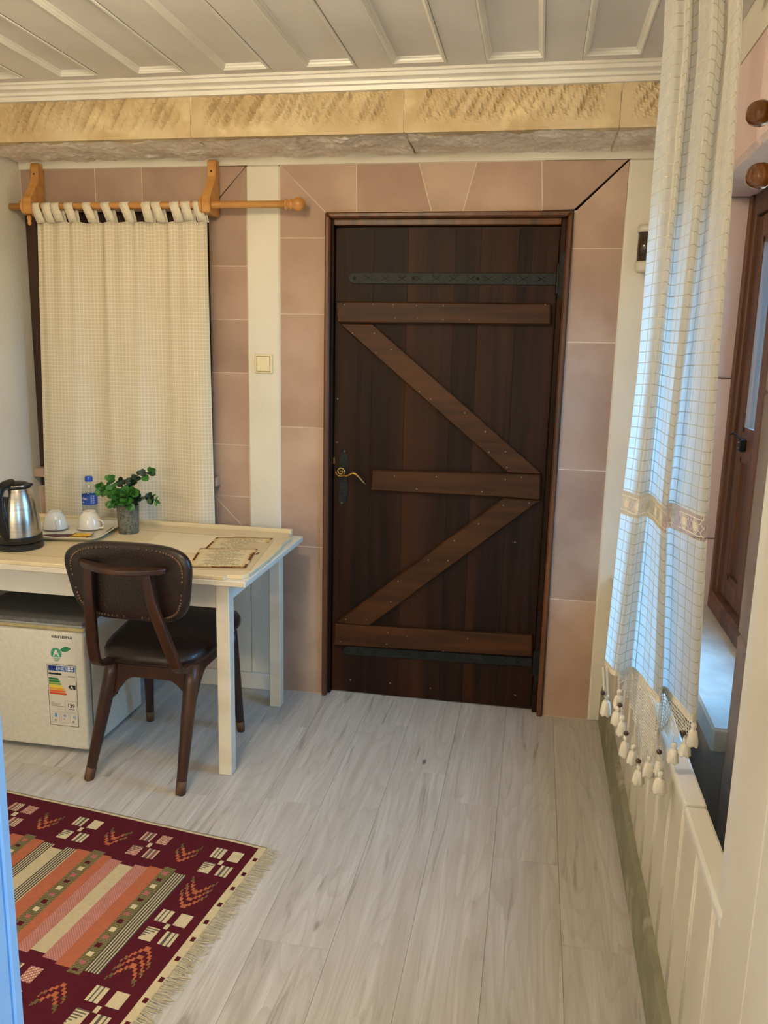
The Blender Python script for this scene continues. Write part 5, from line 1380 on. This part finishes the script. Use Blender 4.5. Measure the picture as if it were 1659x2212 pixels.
# ------------------------------------------------------------------ woven rug
MRUG = attrmat('kilim_wool', 0.95, 0.5, 420)
RO = Vector((-0.690, 2.138, 0)); ra = radians(7.2)
A_ = Vector((-cos(ra), sin(ra), 0)); B_ = Vector((-sin(ra), -cos(ra), 0))
CR_, MA, OR, PK, OL, BK, TN = [Vector(c) for c in ((210, 190, 146), (92, 24, 34), (188, 100, 60), (184, 104, 96), (106, 94, 54), (52, 48, 46), (150, 132, 100))]
CR_, MA, OR, PK, OL, BK, TN = [Vector(c) for c in ((208, 190, 150), (84, 22, 32), (178, 100, 64), (172, 100, 94), (104, 94, 58), (66, 62, 58), (150, 132, 100))]
RL, RW, SE = 1.46, 0.80, 0.030
stripes = [('gr', .192, .236), ('ol', .236, .274), ('or', .274, .318), ('pk', .318, .361), ('cr', .361, .404), ('pk', .404, .443), ('or', .443, .478), ('ol', .478, .516),
           ('or', .516, .565), ('gr', .565, .606), ('cr', .606, .645), ('gr', .645, .685), ('or', .685, .724), ('ol', .724, .762), ('or', .762, .805), ('pk', .805, .846), ('cr', .846, .888),
           ('pk', .888, .930), ('or', .930, .968), ('ol', .968, 1.006), ('gr', 1.006, 1.05)]
ext = dict(gr=(.200, .600), ol=(.183, .617), pk=(.205, .595), cr=(.215, .585))
ext['or'] = (.196, .604)
def dith(s, t, k): return (int(s/.004+.01)*7+int(t/.004+.01)*5+k) % 3
def rugcol(s, t):
    if t < .004 or t > RW-.004: return TN
    if t < .013 or t > RW-.013: return CR_
    if s < .058 or s > RL-.058:
        for e in (s, RL-s):
            if .036 < e < .048:
                m = ((t-.015) % .0705)
                if .062 > m > .046: return MA
        return CR_
    for k, a, b_ in stripes:
        if a <= s < b_ and ext[k][0] <= t < ext[k][1]:
            if k == 'cr': return CR_.lerp(TN, .25)
            if k == 'or': return OR if dith(s, t, 0) else OR.lerp(PK, .5)
            if k == 'pk': return PK if (int(s/.004+.01)+int(t/.004+.01)) % 2 else PK.lerp(CR_, .40)
            if k == 'gr': return CR_.lerp(TN, .3) if int(s/.004+.01) % 2 else BK
            if k == 'ol':
                c_ = (a+b_)/2; m = (t-.195)/.0305; i = int(m); f = m-i
                if abs(s-c_) < .008 and .30 < f < .78 and t < .61: return (PK, MA, CR_)[i % 3]
                return OL if dith(s, t, 2) else OL.lerp(CR_, .25)
    # cross motifs
    def sq(cs, ct, base):
        ds, dt = s-cs, t-ct
        if abs(ds) < .008 and abs(dt) < .010: return CR_
        if .009 < abs(ds) < .047 and .012 < abs(dt) < .060:
            c = base if dt*ds > 0 else CR_
            if ds*dt > 0:
                if (abs(dt)-.012) < (abs(ds)-.009)*1.1+.004 and ds > 0 and int(t/.004+.01) % 2: return BK.lerp(CR_, .25)
                return CR_ if base is CR_ else (PK if dith(s, t, 0) else CR_)
            if .020 < abs(ds) < .026 or .033 < abs(ds) < .037: return BK.lerp(CR_, .2)
            return CR_ if base is CR_ else (PK if int(s/.004) % 2 else CR_)
        return None
    def chev(cs, ct, sign, nn, hw):
        """nested stepped V, tip at ct, opening away along -sign"""
        ds = abs(s-cs); dt = (ct-t)*sign
        step = int(ds/.0075)
        for i in range(nn):
            d = dt-i*.030-step*.0105
            if 0 <= d < .013 and ds < hw: return OL if ds > hw*.62 and (i == nn-1 or dith(s, t, 0)) else OR
            if .0 <= d-.013 < .004 and ds < hw*.9 and i == nn-1 and dith(s, t, 1) == 0: return OL
        return None
    r = None
    for ct in (.113, .403, .690):
        r = r or sq(.130, ct, CR_)
    for i, cs in enumerate((.374, .622, .872, 1.12)):
        for ct in (.110, .690): r = r or sq(cs, ct, PK if i % 2 == 0 else CR_)
    for cs in (1.33,):
        for ct in (.113, .403, .690): r = r or sq(cs, ct, CR_)
    if r: return r
    for cs in (.132, 1.33):
        r = chev(cs, .322, 1, 3, .042) or chev(cs, .482, -1, 3, .042) or r
    for cs in (.250, .497, .746, .995, 1.23):
        r = chev(cs, .153, 1, 2, .036) or chev(cs, .648, -1, 2, .036) or r
    return r or MA
ru = thing('woven_rug', 'maroon striped kilim rug with cream fringed end', 'rug', RO+A_*0.73+B_*0.4)
cs_ = 0.004; n_s = int((RL)/cs_); n_t = int(RW/cs_)
vs = []; fs = []; cols_ = []
for j in range(n_t+1):
    for i in range(n_s+1):
        s = i*cs_; t_ = j*cs_
        w_ = 0.0035*noise.noise(Vector((s*9, 1.3, 0)))*(1-min(1, t_/.05)) + 0.002*noise.noise(Vector((t_*7, 4, 0)))*(1-min(1, s/.08))
        p = RO+A_*(s+w_)+B_*(t_+w_)
        h = 0.0042+0.0022*max(0, noise.noise(Vector((s*5, t_*6, 2))))+(0.004*max(0, noise.noise(Vector((s*7, 9, 2))))*(1-min(1, t_/.06)))
        vs.append((p.x, p.y, h))
for j in range(n_t):
    for i in range(n_s):
        if i*cs_ < SE: continue
        fs.append((j*(n_s+1)+i, (j+1)*(n_s+1)+i, (j+1)*(n_s+1)+i+1, j*(n_s+1)+i+1)); cols_.append(rugcol((i+.5)*cs_, (j+.5)*cs_))
me = bpy.data.meshes.new('weave'); me.from_pydata(vs, [], fs); me.update()
ca = me.color_attributes.new('col', 'FLOAT_COLOR', 'CORNER'); cache = {}
buf = []
for c in cols_:
    k = tuple(c)
    if k not in cache: cache[k] = lin(k)
    buf.extend(cache[k]*4)
ca.data.foreach_set('color', buf)
o = link('weave', me, MRUG, ru, True); md = o.modifiers.new('thickness', 'SOLIDIFY'); md.thickness = 0.004; md.offset = -1
if sum(p.normal.z for p in list(me.polygons)[:50]) < 0: me.flip_normals()
MFRG = nmat('cream_cotton_fringe', (206, 190, 152), (184, 166, 128), nscale=80, rough=0.95)
rnd = random.Random(3); vs = []; fs = []
for k in range(400):
    t_ = 0.006+0.788*k/399+rnd.uniform(-.001, .001); l = rnd.uniform(.026, .056); bend = rnd.uniform(-.012, .014)+0.006*sin(t_*40)
    wv_ = 0.0007
    p0 = RO+A_*(SE+0.002)+B_*t_; prev = None
    for q in range(4):
        f = q/3; p = p0-A_*(l*f)+B_*(bend*f*f)+Vector((0, 0, 0.0050*(1-f)+0.0012+0.002*rnd.random()*f))
        vs += [tuple(p-B_*wv_), tuple(p+B_*wv_)]
        if q: n_ = len(vs); fs.append((n_-4, n_-3, n_-1, n_-2))
me = bpy.data.meshes.new('fringe'); me.from_pydata(vs, [], fs); me.update()
o = link('fringe', me, MFRG, ru); o['kind'] = 'stuff'

# ------------------------------------------------------------------ open white door leaf beside the camera, blue daylight put into its colour
ol = thing('open_door', 'open white door leaf with blue daylight in its colour, beside the rug', 'door', (-0.54, 0.3, 0))
MODR = flat('blue_lit_white_paint', (152, 196, 236), 0.4)
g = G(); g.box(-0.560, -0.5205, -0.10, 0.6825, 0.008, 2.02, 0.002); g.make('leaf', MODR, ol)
g = G(); g.box(-0.556, -0.535, 0.6826, 0.6854, 0.008, 2.02); g.make('groove', flat('dark_groove', (16, 12, 14), 0.9), ol)
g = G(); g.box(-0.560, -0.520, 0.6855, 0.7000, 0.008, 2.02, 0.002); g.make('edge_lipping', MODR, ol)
for z in (0.25, 1.75):
    g = G(); g.lathe((-0.54, -0.108, z), [(0.008, 0), (0.008, 0.09)], 10); g.make('hinge', MIRON, ol, True)

# ------------------------------------------------------------------ ceiling lamp and added fill lamp (out of view)
def lamp(cfg, lbl):
    x, y, z = cfg['pos']
    t_ = thing('ceiling_lamp', lbl, 'ceiling lamp', (x, y, ZC))
    g = G(); g.lathe((x, y, ZC-0.03), [(0.06, 0.03), (0.058, 0.012), (0.03, 0.0), (0.0, 0.0)], 24); g.make('rose', MTRIMW, t_, True)
    g = G(); g.tube([(x, y, ZC-0.03), (x, y, z+0.10)], 0.004, 8, up=(0, 1, 0)); g.make('cord', MBLK, t_)
    m, nt, b, out = newmat('lit_globe_glass')
    b.inputs['Base Color'].default_value = (0.9, 0.86, 0.78, 1); b.inputs['Emission Color'].default_value = (*cfg['col'], 1); b.inputs['Emission Strength'].default_value = cfg['watt']*0.30
    g = G(); g.sphere((x, y, z), 0.10, u=32, v=20); g.make('globe', m, t_, True)
lamp(LAMP, 'round glass pendant lamp hanging over the rug')
def fill_lamp(cfg, lbl):
    x, y, z = cfg['pos']; t_ = thing('fill_lamp', lbl, 'floor lamp', (x, y, 0))
    g = G(); g.lathe((x, y, 0), [(0.0, 0), (0.13, 0.0), (0.13, 0.012), (0.02, 0.03), (0.0, 0.03)], 28); g.make('base', MBLK, t_, True)
    g = G(); g.tube([(x, y, 0.02), (x, y, z-0.13)], 0.010, 10, up=(0, 1, 0)); g.make('pole', MBLK, t_, True)
    m, nt, b, out = newmat('lit_shade_glass')
    b.inputs['Base Color'].default_value = (0.9, 0.86, 0.78, 1); b.inputs['Emission Color'].default_value = (*cfg['col'], 1); b.inputs['Emission Strength'].default_value = cfg['watt']*0.20
    g = G(); g.sphere((x, y, z), 0.15, u=32, v=20); g.make('globe_shade', m, t_, True)
fill_lamp(REAR_FILL, 'unseen fill lamp added near the rear wall with round lit glass shade')
